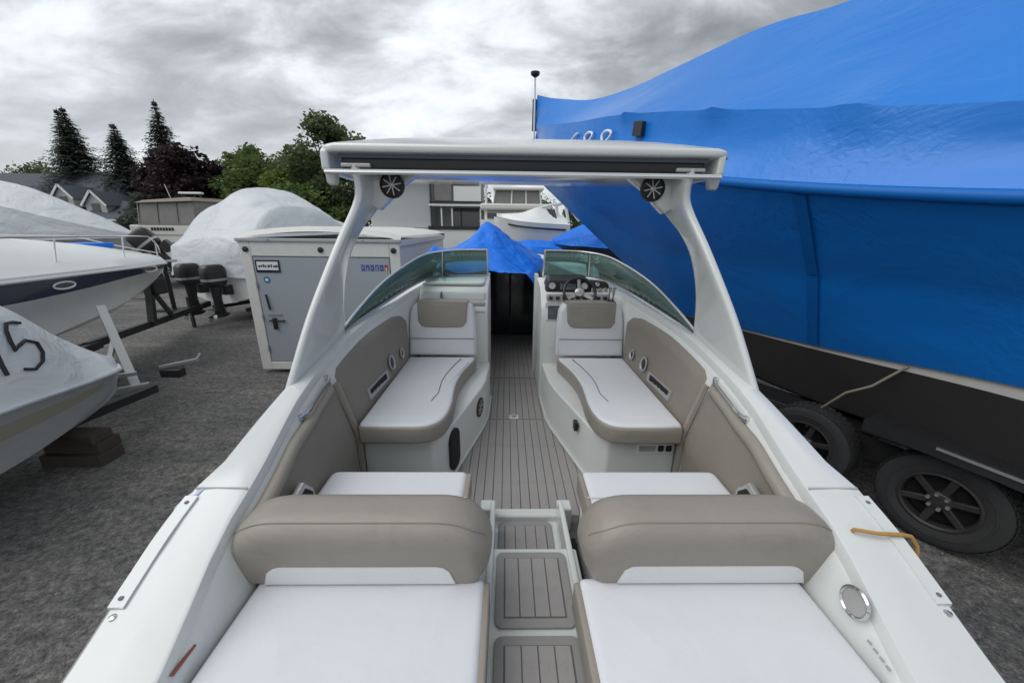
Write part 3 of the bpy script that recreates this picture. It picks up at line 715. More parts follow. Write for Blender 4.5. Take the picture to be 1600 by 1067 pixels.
# ---- hardtop tower
tower = MB()
AFT = [(-1.225,1.74,1.66),(-1.205,1.77,1.74),(-1.145,1.94,2.045),(-1.052,2.15,2.385),(-0.978,2.30,2.62),(-0.965,2.32,2.72),(-0.985,2.32,2.84)]
FOR = [(-1.20,2.46,1.79),(-1.19,2.43,1.86),(-1.15,2.40,2.11),(-1.095,2.42,2.33),(-1.03,2.48,2.48),(-0.94,2.58,2.62),(-0.86,2.75,2.84)]
def crv(t, pts):
    n = len(pts)-1; f = t*n; i = min(int(f), n-1); u = f-i
    p0,p1,p2,p3 = (Vector(pts[max(0,min(n,i+k-1))]) for k in range(4))
    return 0.5*((2*p1)+(p2-p0)*u+(2*p0-5*p1+4*p2-p3)*u*u+(3*p1-p0-3*p2+p3)*u**3)
tw = None
for sd in (-1, 1):
    rows = []
    for i in range(31):
        t = i/30; a, f = crv(t, AFT), crv(t, FOR)
        d = f-a; out = Vector((-1, 0, 0)); out = (out - d.normalized()*out.dot(d.normalized())).normalized()
        th = 0.032
        sec = []
        for k in range(28):
            q = 2*math.pi*k/28; cx = math.cos(q); sx = math.sin(q)
            px = 0.5 - 0.5*math.copysign(abs(cx)**0.62, cx); py = th*math.copysign(abs(sx)**0.5, sx)*(1.0 - 0.5*px)
            v = a + d*px + out*py
            sec.append((v.x if sd < 0 else -v.x, v.y, v.z))
        rows.append(sec)
    leg = MB().loft(rows, True, True, True).build('tower_leg', 'gel', boat, smooth=60)
    # gusset plate carrying the speaker
    gp = [(-1.0,2.66),(-0.98,2.77),(-1.0,2.845),(-0.55,2.845),(-0.66,2.80),(-0.76,2.735),(-0.84,2.655),(-0.90,2.60)]
    gp = [(-sd*x*-1 if False else (x if sd < 0 else -x), z) for x, z in gp]
    mb = MB(); pillow(mb, gp, 0.10, 0.015, lambda u,v,w: (u, 2.56-w, v)); mb.build('gusset', 'gel', leg, smooth=40)
    c = Vector((sd*0.802, 2.455, 2.742))
    rg = MB().lathe([(0.072,-0.02),(0.076,0.0),(0.074,0.012),(0.064,0.016),(0.060,0.006)], c, (0,-1,-0.12), 24).build('speaker_ring', 'black', leg)
    MB().lathe([(0.061,0.0),(0.05,0.002),(0.02,0.006)], c, (0,-1,-0.12), 24).build('speaker_cone', 'matte', leg)
    mb = MB()
    for k in range(8):
        a = k*math.pi/4+0.2; d = Vector((math.cos(a), 0, math.sin(a))); mb.beam(c+d*0.016+Vector((0,-0.012,0)), c+d*0.058+Vector((0,-0.012,0)), 0.006, 0.006, up=(0,1,0))
    mb.lathe([(0.017,0.0),(0.017,0.014),(0.008,0.018)], c, (0,-1,0), 14)
    mb.build('speaker_spokes', 'silver', leg)
# hardtop shell
def top_outline(xw, y0, y1):
    return rrect(-xw, xw, y0, y1, [0.10, 0.10, 0.22, 0.22], 8)
mb = MB(); pillow(mb, top_outline(1.168, 2.28, 3.10), 0.056, 0.026, lambda u,v,w: (u*1.008+0.012, v, 2.884 + w*(1.05-0.25*(u/1.168)**2) + 0.062*(1-abs(u/1.168)**2.4) + 0.02*math.sin(min(1,max(0,(v-2.28)/0.82))*math.pi)), dome=0.012, rb=0.015)
ht = mb.build('hardtop', 'gel', boat, smooth=50)
for sd in (-1, 1):   # deep end cheeks that close the slot
    mb = MB(); pillow(mb, rrect(2.285, 2.75, 2.79, 2.918, 0.03), 0.045, 0.015, lambda u,v,w: (sd*(1.10+w), u, v)); mb.build('end_cheek', 'gel', ht, smooth=50)
    mb = MB(); pillow(mb, [(1.07,2.80),(1.135,2.80),(1.13,2.74),(1.118,2.725),(1.085,2.728),(1.075,2.745)], 0.05, 0.008, lambda u,v,w: (sd*u, 2.30+w, v)); mb.build('rail_bracket', 'greywall', ht, smooth=40)
    MB().box(min(sd*0.88,sd*1.05), max(sd*0.88,sd*1.05), 2.32, 2.42, 2.822, 2.845).build('awning_arm', 'silver', ht, smooth=0, bevel=0.006)
mb = MB(); pillow(mb, rrect(2.34, 2.46, 2.80, 2.90, 0.03), 2.10, 0.01, lambda u,v,w: (-1.05+w, u, v)); mb.build('awning_cassette', 'black', ht, smooth=50)
mb = MB(); mb.box(-1.06, 1.06, 2.325, 2.335, 2.872, 2.93); mb.build('slot_valance', 'navy', ht, smooth=0)
mb = MB(); mb.tube([(-1.115, 2.262, 2.788), (1.115, 2.262, 2.788)], 0.011, 10); mb.beam((-1.115,2.27,2.801),(1.115,2.27,2.801),0.026,0.006); mb.build('awning_rail', 'frame', ht)
mb = MB(); pillow(mb, top_outline(1.02, 2.48, 3.02), 0.05, 0.02, lambda u,v,w: (u, v, 2.80 + w + 0.03*(1-(u/1.02)**2)), rb=0.02); mb.build('headliner', 'gel', ht, smooth=50)

# ---- windscreen
WB = [(1.195,2.40,1.812),(1.165,2.60,1.85),(1.075,2.92,1.915),(0.985,3.40,1.975),(0.90,3.80,2.0),(0.72,3.99,2.01),(0.50,4.05,2.01),(0.30,4.07,2.01)]
WT = [(1.20,2.385,1.828),(1.14,2.62,1.955),(1.05,2.90,2.095),(0.95,3.30,2.20),(0.86,3.64,2.255),(0.69,3.83,2.28),(0.49,3.90,2.285),(0.30,3.92,2.285)]
for sd in (-1, 1):
    sx = lambda p: Vector((sd*p.x - (0.025 if sd < 0 else 0.045)*max(0,(p.y-3.0)), p.y, p.z)) if False else Vector((sd*p.x, p.y, p.z))
    Bp = [sx(crv(i/40, WB)) for i in range(41)]; Tp = [sx(crv(i/40, WT)) for i in range(41)]
    fr = MB().tube(Tp, [0.005]+[0.008]*40, 8).build('windscreen_frame', 'frame', boat)
    MB().tube([p + Vector((0,0,-0.004)) for p in Bp], 0.010, 8).build('lower_frame', 'frame', fr)
    MB().tube([p + Vector((0,0,0.010)) for p in Bp], 0.005, 6).build('glazing_seal', 'black', fr)
    MB().tube([p + Vector((0,0,-0.008)) for p in Tp[2:]], 0.003, 6).build('glazing_seal', 'black', fr)
    cut = 27
    for name, a, b in (('side_pane', 0, cut), ('front_pane', cut, 40)):
        r = []
        for i in range(a, b+1):
            n = Vector((0,0,0))
            r.append([Bp[i], Tp[i]])
        o = MB().loft(r).build(name, 'glass', fr, smooth=60)
        so = o.modifiers.new('solid', 'SOLIDIFY'); so.thickness = 0.005; so.offset = 0
    MB().tube([Bp[cut], Tp[cut]], 0.009, 8).build('mullion', 'frame', fr)
    MB().tube([Bp[40], Tp[40]], 0.010, 8).build('centre_post', 'frame', fr)
    lug = MB().lathe([(0.016,-0.02),(0.018,0.0),(0.012,0.02)], sx(Vector((1.197,2.39,1.825))), (0,-1,0.2), 12).build('frame_end', 'frame', fr)
# ---- consoles either side of the walkway
def console(sd, x0, x1):
    prof = [(3.40,0.85),(3.40,1.55),(3.405,1.70),(3.43,1.78),(3.47,1.815),(3.52,1.85),(3.56,1.905),(3.60,1.94),(3.68,1.965),(3.85,1.985),(4.05,1.99),(4.16,1.98),(4.16,0.85)]
    rows = [[(sd*x, y, z) for y, z in prof] for x in (x0, x0+0.02, (x0+x1)/2, x1-0.05, x1)]
    rows[0] = [(sd*x0, y+0.012*(z>0.86)*(1 if y < 3.7 else -1), z-0.012*(z>0.86)) for y, z in prof]
    return MB().loft(rows, False, True, True).build('console', 'gel_in', boat, smooth=40)
pc = console(-1, 0.275, 0.93)
sc = console(1, 0.235, 0.93)
MB().box(-0.93, -0.30, 3.388, 3.402, 1.86-0.12, 1.875-0.12).build('trim_bar', 'silver', pc, smooth=0)
mb = MB(); pillow(mb, rrect(-0.90, -0.31, 3.62, 3.98, 0.05), 0.03, 0.012, lambda u,v,w: (u, v, 1.962+0.06*(v-3.62)+w)); mb.build('dash_cover', 'gel', pc)
mb = MB(); pillow(mb, rrect(-0.915, -0.30, 1.835, 1.91, 0.02), 0.03, 0.012, lambda u,v,w: (u, 3.535+0.6*(v-1.86)-w, v)); gd = mb.build('glove_box', 'greywall', pc)
MB().box(-0.72, -0.714, 3.46, 3.60, 1.84, 1.912).build('door_gap', 'stitch', pc, smooth=0)
mb = MB(); mb.tube([(-0.90,3.47,1.80),(-0.30,3.47,1.80)], 0.03, 10); mb.build('padded_edge', 'taupe', pc)
# helm dash
mb = MB()
mb.hexa([(0.27,3.56,1.90),(0.74,3.56,1.90),(0.74,3.80,1.96),(0.27,3.80,1.96),(0.30,3.60,2.035),(0.71,3.60,2.035),(0.69,3.82,2.06),(0.32,3.82,2.06)])
bin_ = mb.build('instrument_hood', 'black', sc, smooth=0, bevel=0.03, seg=4)
mb = MB(); pillow(mb, rrect(0.305, 0.70, 1.925, 2.01, 0.02), 0.01, 0.003, lambda u,v,w: (u, 3.575+0.30*(v-1.925)-w, v)); mb.build('gauge_panel', 'matte', bin_)
for x in (0.345, 0.66):
    c = (x, 3.583, 1.97)
    rg = MB().lathe([(0.028,-0.005),(0.034,0.004),(0.034,0.014),(0.028,0.016),(0.026,0.010)], c, (0,-1,0.25), 18).build('gauge_bezel', 'silver', bin_)
    MB().lathe([(0.027,0.006),(0.004,0.009)], c, (0,-1,0.25), 18).build('gauge_dial', 'gauge', bin_)
mb = MB(); pillow(mb, rrect(0.42, 0.59, 1.935, 2.0, 0.01), 0.008, 0.002, lambda u,v,w: (u, 3.566+0.30*(v-1.925)-w, v)); mb.build('display', 'darkglass', bin_)
mb = MB(); pillow(mb, rrect(0.275, 0.43, 1.66, 1.83, 0.012), 0.03, 0.006, lambda u,v,w: (u, 3.43+0.25*(v-1.66)-w, v)); so = mb.build('screen_bezel', 'silver', sc)
mb = MB(); pillow(mb, rrect(0.295, 0.41, 1.68, 1.805, 0.006), 0.006, 0.002, lambda u,v,w: (u, 3.399+0.25*(v-1.66)-w, v)); mb.build('screen_glass', 'darkglass', so)
mb = MB(); pillow(mb, rrect(0.285, 0.90, 1.835, 1.90, 0.015), 0.01, 0.003, lambda u,v,w: (u, 3.50+0.6*(v-1.835)-w, v)); sp_ = mb.build('switch_fascia', 'silver', sc)
for k in range(9):
    x = 0.31 + 0.065*k
    MB().box(x, x+0.035, 3.478, 3.52, 1.855, 1.882).build('rocker_switch', 'black', sp_, smooth=0, bevel=0.004)
# steering wheel
c = Vector((0.60, 3.50, 1.925)); ax = Vector((0,-0.80,0.6)).normalized(); ux = Vector((1,0,0)); uy = ax.cross(ux)
mb = MB(); ring = [c + (ux*math.cos(a)+uy*math.sin(a))*0.15 for a in [2*math.pi*k/32 for k in range(33)]]
sw = mb.tube(ring, 0.014, 8).build('steering_wheel', 'black', sc)
for a in (90, 210, 330):
    d = ux*math.cos(math.radians(a))+uy*math.sin(math.radians(a))
    MB().beam(c - ax*0.02, c + d*0.145, 0.03, 0.008, up=ax).build('wheel_spoke', 'silver', sw)
MB().lathe([(0.045,-0.03),(0.045,0.005),(0.03,0.015)], c, ax, 16).build('wheel_hub', 'silver', sw)
MB().tube([c - ax*0.02, c - ax*0.16], 0.025, 8).build('steering_column', 'black', sw)
th = MB().box(0.83, 0.92, 3.36, 3.52, 1.78, 1.86).build('throttle_box', 'black', sc, smooth=0, bevel=0.015, seg=3)
for x in (0.855, 0.895):
    MB().tube([(x,3.42,1.85),(x,3.37,1.95),(x,3.36,1.985)], [0.008,0.008,0.016], 8).build('throttle_lever', 'steel', th)
for k, (x, z, r) in enumerate(((0.315,1.875,0.022),(0.755,1.93,0.026),(0.815,1.93,0.026),(0.785,1.985,0.022),(0.87,1.935,0.02))):
    yy = 3.50 + 0.6*(z-1.835) if z < 1.9 else 3.60
    gb = MB().lathe([(r*0.8,-0.01),(r,0.004),(r,0.012),(r*0.85,0.015),(r*0.8,0.009)], (x, yy-0.012, z), (0,-0.9,0.4), 16).build('gauge_bezel', 'silver', sc)
    MB().lathe([(r*0.8,0.006),(0.003,0.009)], (x, yy-0.012, z), (0,-0.9,0.4), 14).build('gauge_dial', 'matte' if k % 2 else 'gauge', sc)
MB().hexa([(0.73,3.60,1.89),(0.91,3.60,1.89),(0.91,3.70,1.97),(0.73,3.70,1.97),(0.73,3.615,2.01),(0.91,3.615,1.985),(0.91,3.72,2.0),(0.73,3.72,2.02)]).build('switch_pod', 'black', sc, smooth=0, bevel=0.015)
for k in range(5):
    MB().lathe([(0.016,0),(0.016,0.012),(0.01,0.016)], (0.47+0.075*k, 3.43, 1.80), (0,-0.9,0.4), 10).build('rotary_knob', 'steel', sc)
# walkway door frame and dark doors
for sd, x in ((-1,-0.30),(1,0.235)):
    MB().box(x-0.022, x+0.022, 4.10, 4.20, 0.85, 2.02).build('door_post', 'gel', boat, smooth=0, bevel=0.008)
for x0, x1 in ((-0.33,-0.045),(-0.035,0.33)):
    d = MB().box(x0, x1, 5.70, 5.73, FL, 1.86).build('bow_door', 'darkglass', boat, smooth=0, bevel=0.004)
    MB().box(x1-0.012 if x1 < 0 else x0, x1 if x1 < 0 else x0+0.012, 5.685, 5.70, FL, 1.86).build('door_edge', 'rubber', d, smooth=0)
for sd in (-1, 1):
    MB().box(min(sd*0.355,sd*0.9), max(sd*0.355,sd*0.9), 4.20, 5.9, 0.85, 1.45).build('bow_seat', 'gel_in', boat, smooth=0, bevel=0.03)
    MB().box(min(sd*0.33,sd*0.37), max(sd*0.33,sd*0.37), 4.20, 5.7, 1.45, 1.95).build('bow_bulkhead', 'matte', boat, smooth=0)
# ================================================================== TARP OVER THE BOW
def fbm(x, y, z=0.0): return noise.fractal(Vector((x, y, z)), 0.8, 2.0, 4)
rows = []
PK = (-0.39, 5.55)
for j in range(81):
    v = j/80; y = 4.36 + (7.75-4.36)*v
    xl = -min(gx(y)+0.03, 1.2); xr = min(gx(y)+0.03, interp([(4.36,0.235),(4.7,0.30),(5.4,0.48),(6.2,0.62),(7.7,0.6)], y))
    r = []
    for i in range(81):
        u = i/80; x = xl + (xr-xl)*u
        zb = interp([(4.36,1.985),(5.0,1.97),(5.6,1.985),(7.75,2.08)], y) + 0.30*max(0, min(1, (-0.62-x)/0.4))*max(0, 1-abs(y-4.9)/1.3)
        # tent: concave slopes to the prop
        dx = (x-PK[0])/(PK[0]-xl if x < PK[0] else max(0.2, xr-PK[0])); dy = (y-PK[1])/(1.22 if y < PK[1] else 2.2)
        d = min(1.0, math.sqrt(dx*dx*0.9 + dy*dy*0.9 + 0.010))
        h = (1-d)**1.35 * 0.68
        fold = 0.020*math.sin(math.atan2(y-PK[1], x-PK[0])*9)*min(1, d*2)*(1-d*0.5)
        edge = min(1, min(u, 1-u, v, 1-v)*8)
        sag = 0.07 if j == 0 and 0.2 < u < 0.95 else 0
        z = zb + h + fold*edge + 0.022*fbm(x*3, y*3) + 0.012*edge*math.sin(7*x+5*y+3*fbm(x*2,y*2)) - 0.10*(1-min(1, min(u, 1-u)*14))
        if v < 0.03: z -= 0.03*math.sin(u*math.pi*2.2)
        r.append((x, y, z))
    rows.append(r)
t = MB().loft(rows).build('tarp', 'blue2', smooth=80)
tag(t, 'bright blue plastic tarp tented over the bow of the foreground boat', 'tarp')
so = t.modifiers.new('solid', 'SOLIDIFY'); so.thickness = 0.004
rope = MB().tube([(1.10,1.02,1.50),(1.09,1.0,1.535),(1.16,0.985,1.532),(1.24,0.985,1.528),(1.275,0.985,1.52),(1.295,0.975,1.49),(1.30,0.965,1.44),(1.29,0.96,1.25)], 0.0065, 8).build('rope', 'rope')
tag(rope, 'orange rope lashed over the starboard gunwale beside the folding backrest', 'rope')

# ================================================================== BOAT FRAME HELPERS
def frame(A, deg):
    a = math.radians(deg); h = Vector((-math.sin(a), math.cos(a), 0)); n = Vector((math.cos(a), math.sin(a), 0))
    return lambda s, b, z: Vector((A[0], A[1], 0)) - h*s + n*b + Vector((0, 0, z)), h, n
def band(P, S, lines, sub=4, ripple=0.0, sides=(-1, 1), bulge=0.0, rs=1.3):
    """one surface through the lines (b(s), z(s)) on both sides, lines listed from low to ridge; ridge has b=0"""
    rows = []
    for s in S:
        side = []
        for k in range(len(lines)-1):
            (b0, z0), (b1, z1) = ((f(s), g(s)) for f, g in lines[k:k+2])
            for q in range(sub):
                t = q/sub
                bb, zz = b0+(b1-b0)*t, z0+(z1-z0)*t
                w = math.sin(t*math.pi)
                side.append((bb + bulge*w, zz, w))
        bt, zt = lines[-1][0](s), lines[-1][1](s)
        full = []
        def pt(sd, b, z, w):
            p = P(s, sd*b, z)
            if ripple:
                k = ripple*(0.35 + w)*fbm(p.x*rs, p.y*rs, p.z*rs)
                p = p + Vector((0.5, -0.5, 0.6))*k
            return p
        if len(sides) == 2:
            full = [pt(1, b, z, w) for b, z, w in side] + ([pt(1, bt, zt, 0), pt(-1, bt, zt, 0)] if bt > 0.02 else [pt(1, bt, zt, 0)]) + [pt(-1, b, z, w) for b, z, w in side[::-1]]
        else:
            full = [pt(sides[0], b, z, w) for b, z, w in side] + [pt(sides[0], bt, zt, 0)]
        rows.append(full)
    return rows
T = lambda *t: (lambda s: sinterp(list(t), s))

# ================================================================== BIG BLUE WRAPPED CRUISER
P, H, Nn = frame((0.6, 10.0), 28.0)
big = thing('wrapped_cruiser', 'huge cruiser boat shrink wrapped in blue plastic with black bottom, towering on the right', 'boat', tuple(P(6, 0, 0)))
b_ridge, z_ridge = T((0,0),(13,0)), T((0,5.50),(0.5,5.32),(1,5.17),(2,4.91),(3,4.83),(4,4.86),(5,4.90),(5.4,4.88),(6,4.80),(8,4.75),(13,4.4))
b_rail, z_rail = T((0,.02),(1,.5),(2,.85),(4,1.28),(6,1.48),(8,1.58),(13,1.6)), T((0,4.81),(1,4.58),(2,4.38),(3,4.18),(4,4.02),(5,3.83),(6,3.61),(7,3.39),(8,3.2),(9,3.12),(13,3.1))
b_rub, z_rub = T((0,.03),(0.3,.22),(1,.6),(2,1.0),(4,1.45),(6,1.65),(8,1.75),(13,1.72)), T((0,4.02),(1,3.85),(2,3.67),(3,3.5),(4,3.32),(5,3.14),(6,2.97),(7,2.81),(8,2.69),(9,2.62),(13,2.55))
b_wb, z_wb = T((0,.01),(3,.02),(4.6,.04),(5,.08),(6,.45),(7,.8),(8,1.05),(10,1.3),(13,1.35)), T((0,3.74),(.4,3.5),(3.08,2.01),(4.6,1.22),(5,1.20),(6,1.29),(7,1.38),(8,1.48),(10,1.55),(13,1.55))
S = ys(0, 12.5, 100)
# lower skirt, below the rub rail (two sub-lines keep the bow flare hollow)
b_mid = lambda s: b_wb(s)*0.52 + b_rub(s)*0.48 - 0.10*min(1, s/3)
z_mid = lambda s: (z_wb(s)+z_rub(s))/2
def wrap_rows(lines, sub, ripple):
    return band(P, S, lines, sub, ripple)
rows = []
for s in S:
    r = []
    for sd in (1, -1):
        part = []
        L = [(b_wb(s), z_wb(s)), (b_mid(s), z_mid(s)), (b_rub(s), z_rub(s)), (b_rail(s), z_rail(s)), (0, z_ridge(s))]
        for k in range(4):
            for q in range(8):
                t = q/8; b = L[k][0]+(L[k+1][0]-L[k][0])*t; z = L[k][1]+(L[k+1][1]-L[k][1])*t
                w = math.sin(t*math.pi)
                p = P(s, sd*b, z)
                if k == 2: b -= 0.0; p = p + Nn*sd*(-0.05*w)
                if k == 3: p = p + Vector((0, 0, -0.06*w))
                for s1 in (4.4, 5.75, 6.95, 8.3):       # rail stanchions poking the plastic
                    if k in (2, 3):
                        dd = (s-s1)**2 + ((1-t)*0.7 if k == 2 else t*1.2)**2
                        p = p + (Nn*sd*0.07 + Vector((0, 0, 0.02)))*math.exp(-dd/0.012)
                amp = (0.02 if k < 2 else 0.035)*w
                p = p + Nn*sd*amp*fbm(p.x*1.1, p.y*1.1, p.z*1.6)
                part.append(p)
        part.append(P(s, 0, L[4][1]))
        r = part if sd == 1 else r
        if sd == 1: R = part
        else: rows.append(R + part[-2::-1])
wrap = MB().loft(rows, False, False, True).build('shrink_wrap', 'blue', big, smooth=32)
def surf(s, t, k, lift=0.0, sd=-1):
    """point on the wrap between line k and k+1 (1 = skirt, 2 = upper band)"""
    L = [(b_wb(s), z_wb(s)), (b_mid(s), z_mid(s)), (b_rub(s), z_rub(s)), (b_rail(s), z_rail(s)), (0, z_ridge(s))]
    b = L[k][0]+(L[k+1][0]-L[k][0])*t; z = L[k][1]+(L[k+1][1]-L[k][1])*t
    return P(s, sd*b, z) + Nn*sd*(lift - (0.05*math.sin(t*math.pi) if k == 2 else 0))
# rope bead at the rub rail and at the rail
for k, nm in ((2, 'rub_band'),):
    MB().tube([surf(s, 0.0, 2, 0.012) for s in ys(0.2, 12, 60)], 0.045, 8).build(nm, 'blue_tape', wrap, smooth=60)
# vertical seam tape
for s0, w in ((6.78, 0.05),):
    MB().loft([[surf(s0-w, t, 1, 0.02), surf(s0+w, t, 1, 0.02)] for t in ys(0.02, 0.93, 8)]).build('seam_tape', 'blue_tape', wrap)
    MB().loft([[surf(s0-w, t, 0, 0.02), surf(s0+w, t, 0, 0.02)] for t in ys(0.02, 1.0, 8)]).build('seam_tape', 'blue_tape', wrap)
# vents in the wrap
vt = MB().hexa([surf(4.60,0.62,2,0.0), surf(4.76,0.62,2,0.0), surf(4.76,0.62,2,0.06), surf(4.60,0.62,2,0.06), surf(4.60,0.86,2,0.0), surf(4.76,0.86,2,0.0), surf(4.76,0.86,2,0.06), surf(4.60,0.86,2,0.06)]).build('wrap_vent', 'black', wrap, smooth=0)
# sprayed number 6 8 8
def stroke(pts, r, parent, m, f):
    return MB().tube([f(u, v) for u, v in pts], r, 6).build('number_stroke', m, parent)
def digit(d):
    if d == '8':
        return [(0.5+0.30*math.sin(2*a)*(1.0 if math.cos(a) > 0 else 1.15), 0.5+0.48*math.cos(a)) for a in [2*math.pi*k/28 for k in range(29)]]
    if d == '6':
        return [(0.78,1.0),(0.5,0.86),(0.28,0.62),(0.2,0.36),(0.28,0.10),(0.52,0.0),(0.76,0.10),(0.8,0.3),(0.62,0.45),(0.36,0.4),(0.24,0.25)]
    if d == '5':
        return [(0.95,0.98),(0.55,0.99),(0.22,0.96),(0.24,0.75),(0.35,0.5),(0.62,0.58),(0.88,0.48),(0.95,0.26),(0.80,0.07),(0.5,0.0),(0.15,0.06)]
    return [(0.35,0.98),(0.45,0.6),(0.6,0.0)]
for i, d in enumerate('688'):
    s0 = 2.72 + i*0.50
    def f(u, v, s0=s0): return surf(s0 + 0.36*u + 0.14*v, 0.22 + 0.52*v, 2, 0.05)
    stroke(digit(d), 0.018, wrap, 'print_white', f)
# hull below the wrap
rowsb = [[P(s, sd*(b_wb(s)-0.03), z_wb(s)+0.03), P(s, sd*(b_wb(s)-0.035), z_wb(s)-interp([(5,.02),(6,.035),(7,.05),(8,.09),(9,.14),(13,.2)], s))] for sd in (-1,) for s in ys(4.7, 12.5, 50)]
rowsc = [[P(s, (b_wb(s)-0.03), z_wb(s)+0.03), P(s, (b_wb(s)-0.035), z_wb(s)-interp([(5,.02),(6,.035),(7,.05),(8,.09),(9,.14),(13,.2)], s))] for s in ys(4.7, 12.5, 50)]
MB().loft(rowsb).loft(rowsc).build('boot_stripe', 'boot', big)
b_ch, z_ch = T((4.7,.02),(5,.06),(6,.36),(7,.68),(8,.95),(10,1.2),(13,1.25)), T((4.7,1.0),(5,.80),(6,.72),(7,.76),(8,.86),(10,.92),(13,.92))
z_kl = T((4.7,1.0),(5,.70),(6,.56),(7,.50),(8,.47),(13,.45))
rows = []
for s in ys(4.7, 12.5, 50):
    dz = interp([(5,.02),(6,.035),(7,.05),(8,.09),(9,.14),(13,.2)], s)
    h = [(b_wb(s)-0.036, z_wb(s)-dz+0.004), (b_wb(s)*0.4+b_ch(s)*0.6, (z_wb(s)-dz)*0.45+z_ch(s)*0.55), (b_ch(s), z_ch(s)), (b_ch(s)*0.9, z_ch(s)-0.03), (b_ch(s)*0.5, (z_ch(s)+z_kl(s))/2-0.02)]
    rows.append([P(s, b, z) for b, z in h] + [P(s, 0, z_kl(s))] + [P(s, -b, z) for b, z in h[::-1]])
MB().loft(rows, False, True, True).build('hull_bottom', 'antifoul', big, smooth=30)
rail = MB().tube([P(0.0,-0.06,4.55), P(-0.02,-0.06,5.9)], 0.022, 8).build('bow_pole', 'trimw', big)
MB().lathe([(0.02,-0.02),(0.10,0.04),(0.11,0.09),(0.03,0.10)], P(-0.02,-0.06,5.86), (0,0,1), 16).build('pole_cap', 'black', rail)
MB().beam(P(-0.06,-0.03,4.75), P(-0.06,-0.03,5.42), 0.03, 0.10).build('bow_staple', 'black', big)

# ---- its trailer
tr = thing('boat_trailer', 'black tandem axle trailer with big truck tyres under the blue wrapped cruiser', 'trailer', tuple(P(7.6, 0, 0)))
for sd in (-1, 1):
    MB().beam(P(3.4, sd*0.15, 0.50), P(5.2, sd*0.70, 0.50), 0.10, 0.16).build('side_rail', 'tframe', tr, smooth=0)
    MB().beam(P(5.15, sd*0.70, 0.50), P(11.8, sd*0.70, 0.50), 0.10, 0.16).build('side_rail', 'tframe', tr, smooth=0)
    MB().beam(P(5.9, sd*0.55, 0.62), P(11.6, sd*0.62, 0.72), 0.14, 0.10).build('bunk', 'tframe', tr, smooth=0)
    # fender
    rows = []
    for k in range(9):
        s = 5.9 + 3.1*k/8; z = 0.93 - 0.16*(abs(k-4)/4)**3
        rows.append([P(s, sd*0.80, z), P(s, sd*1.18, z), P(s, sd*1.18, z-0.10), P(s, sd*1.17, z-0.10), P(s, sd*1.17, z-0.02), P(s, sd*0.80, z-0.02)])
    MB().loft(rows[4:], True, True, True).build('fender', 'tframe', tr, smooth=0)
    MB().beam(P(7.9, sd*1.185, 0.90), P(9.4, sd*1.185, 0.82), 0.012, 0.02).build('fender_edge', 'galv', tr, smooth=0)
    MB().tube([P(7.05, sd*0.62, 0.70), P(6.95, sd*0.78, 0.72), P(6.9, sd*0.86, 0.62), P(7.0, sd*0.9, 0.55)], 0.04, 8).build('brake_pipe', 'galv', tr)
for s in (5.6, 8.8, 10.8):
    MB().beam(P(s, -0.75, 0.44), P(s, 0.75, 0.44), 0.10, 0.12).build('cross_member', 'tframe', tr, smooth=0)
def wheel(center, axis, R=0.395, W=0.25, rim='rimdark', parent=None):
    c = Vector(center); ax = Vector(axis).normalized()
    prof = [(R*0.60,-W*0.42),(R*0.72,-W*0.49),(R*0.90,-W*0.5),(R*0.975,-W*0.44),(R,-W*0.34),(R,W*0.34),(R*0.975,W*0.44),(R*0.90,W*0.5),(R*0.72,W*0.49),(R*0.60,W*0.42)]
    ty = MB().lathe(prof, c, ax, 40, cap=False)
    # tread blocks
    u = ax.cross(Vector((0,0,1))).normalized(); w = ax.cross(u)
    wh = ty.build('wheel', 'rubber', parent, smooth=40)
    MB().lathe([(R*0.62,W*0.36),(R*0.62,W*0.46),(R*0.58,W*0.48),(R*0.55,W*0.42),(R*0.54,W*0.10)], c, ax, 32, cap=False).build('rim', rim, wh)
    MB().lathe([(R*0.545,W*0.02),(R*0.1,W*0.04)], c, ax, 24).build('rim_back', 'matte', wh)
    MB().lathe([(R*0.20,W*0.10),(R*0.20,W*0.34),(R*0.16,W*0.40),(R*0.06,W*0.42)], c, ax, 20).build('hub', rim, wh)
    for k in range(6):
        a = 2*math.pi*k/6 + 0.3; d = u*math.cos(a)+w*math.sin(a); e = u*math.cos(a+math.pi/2)+w*math.sin(a+math.pi/2)
        MB().beam(c+d*R*0.17+ax*W*0.30, c+d*R*0.56+ax*W*0.34, R*0.13, W*0.14, up=ax).build('rim_spoke', rim, wh, bevel=0.006)
        MB().lathe([(0.013,0),(0.013,0.03)], c + (u*math.cos(a+0.52)+w*math.sin(a+0.52))*R*0.155 + ax*W*0.38, ax, 8).build('wheel_nut', 'galv', wh)
    nb_ = 44
    tr2 = MB()
    for k in range(nb_):
        a = 2*math.pi*k/nb_; d = u*math.cos(a)+w*math.sin(a); e = u*math.cos(a+math.pi/2)+w*math.sin(a+math.pi/2)
        for q in (-0.36, -0.12, 0.12, 0.36):
            cc = c + d*(R+0.002) + ax*W*q + e*(0.012 if q*4 % 2 < 1 else -0.006)
            tr2.beam(cc-e*R*0.048, cc+e*R*0.048, W*0.17, 0.005, up=d)
    tr2.build('tread', 'rubber', wh, smooth=0)
    MB().lathe([(R*0.76,W*0.494),(R*0.765,W*0.512),(R*0.79,W*0.512),(R*0.795,W*0.494)], c, ax, 40, cap=False).build('sidewall_ring', 'rubber', wh)
    return wh
for s, q in ((7.99, -1), (7.02, -1)):
    wheel(P(s, -0.92, 0.40), -Nn, parent=tr)
for s in (7.99, 7.02):
    wheel(P(s, 0.92, 0.40), Nn, parent=tr)
    MB().tube([P(s, -0.9, 0.40), P(s, 0.9, 0.40)], 0.05, 8).build('axle', 'tframe', tr)
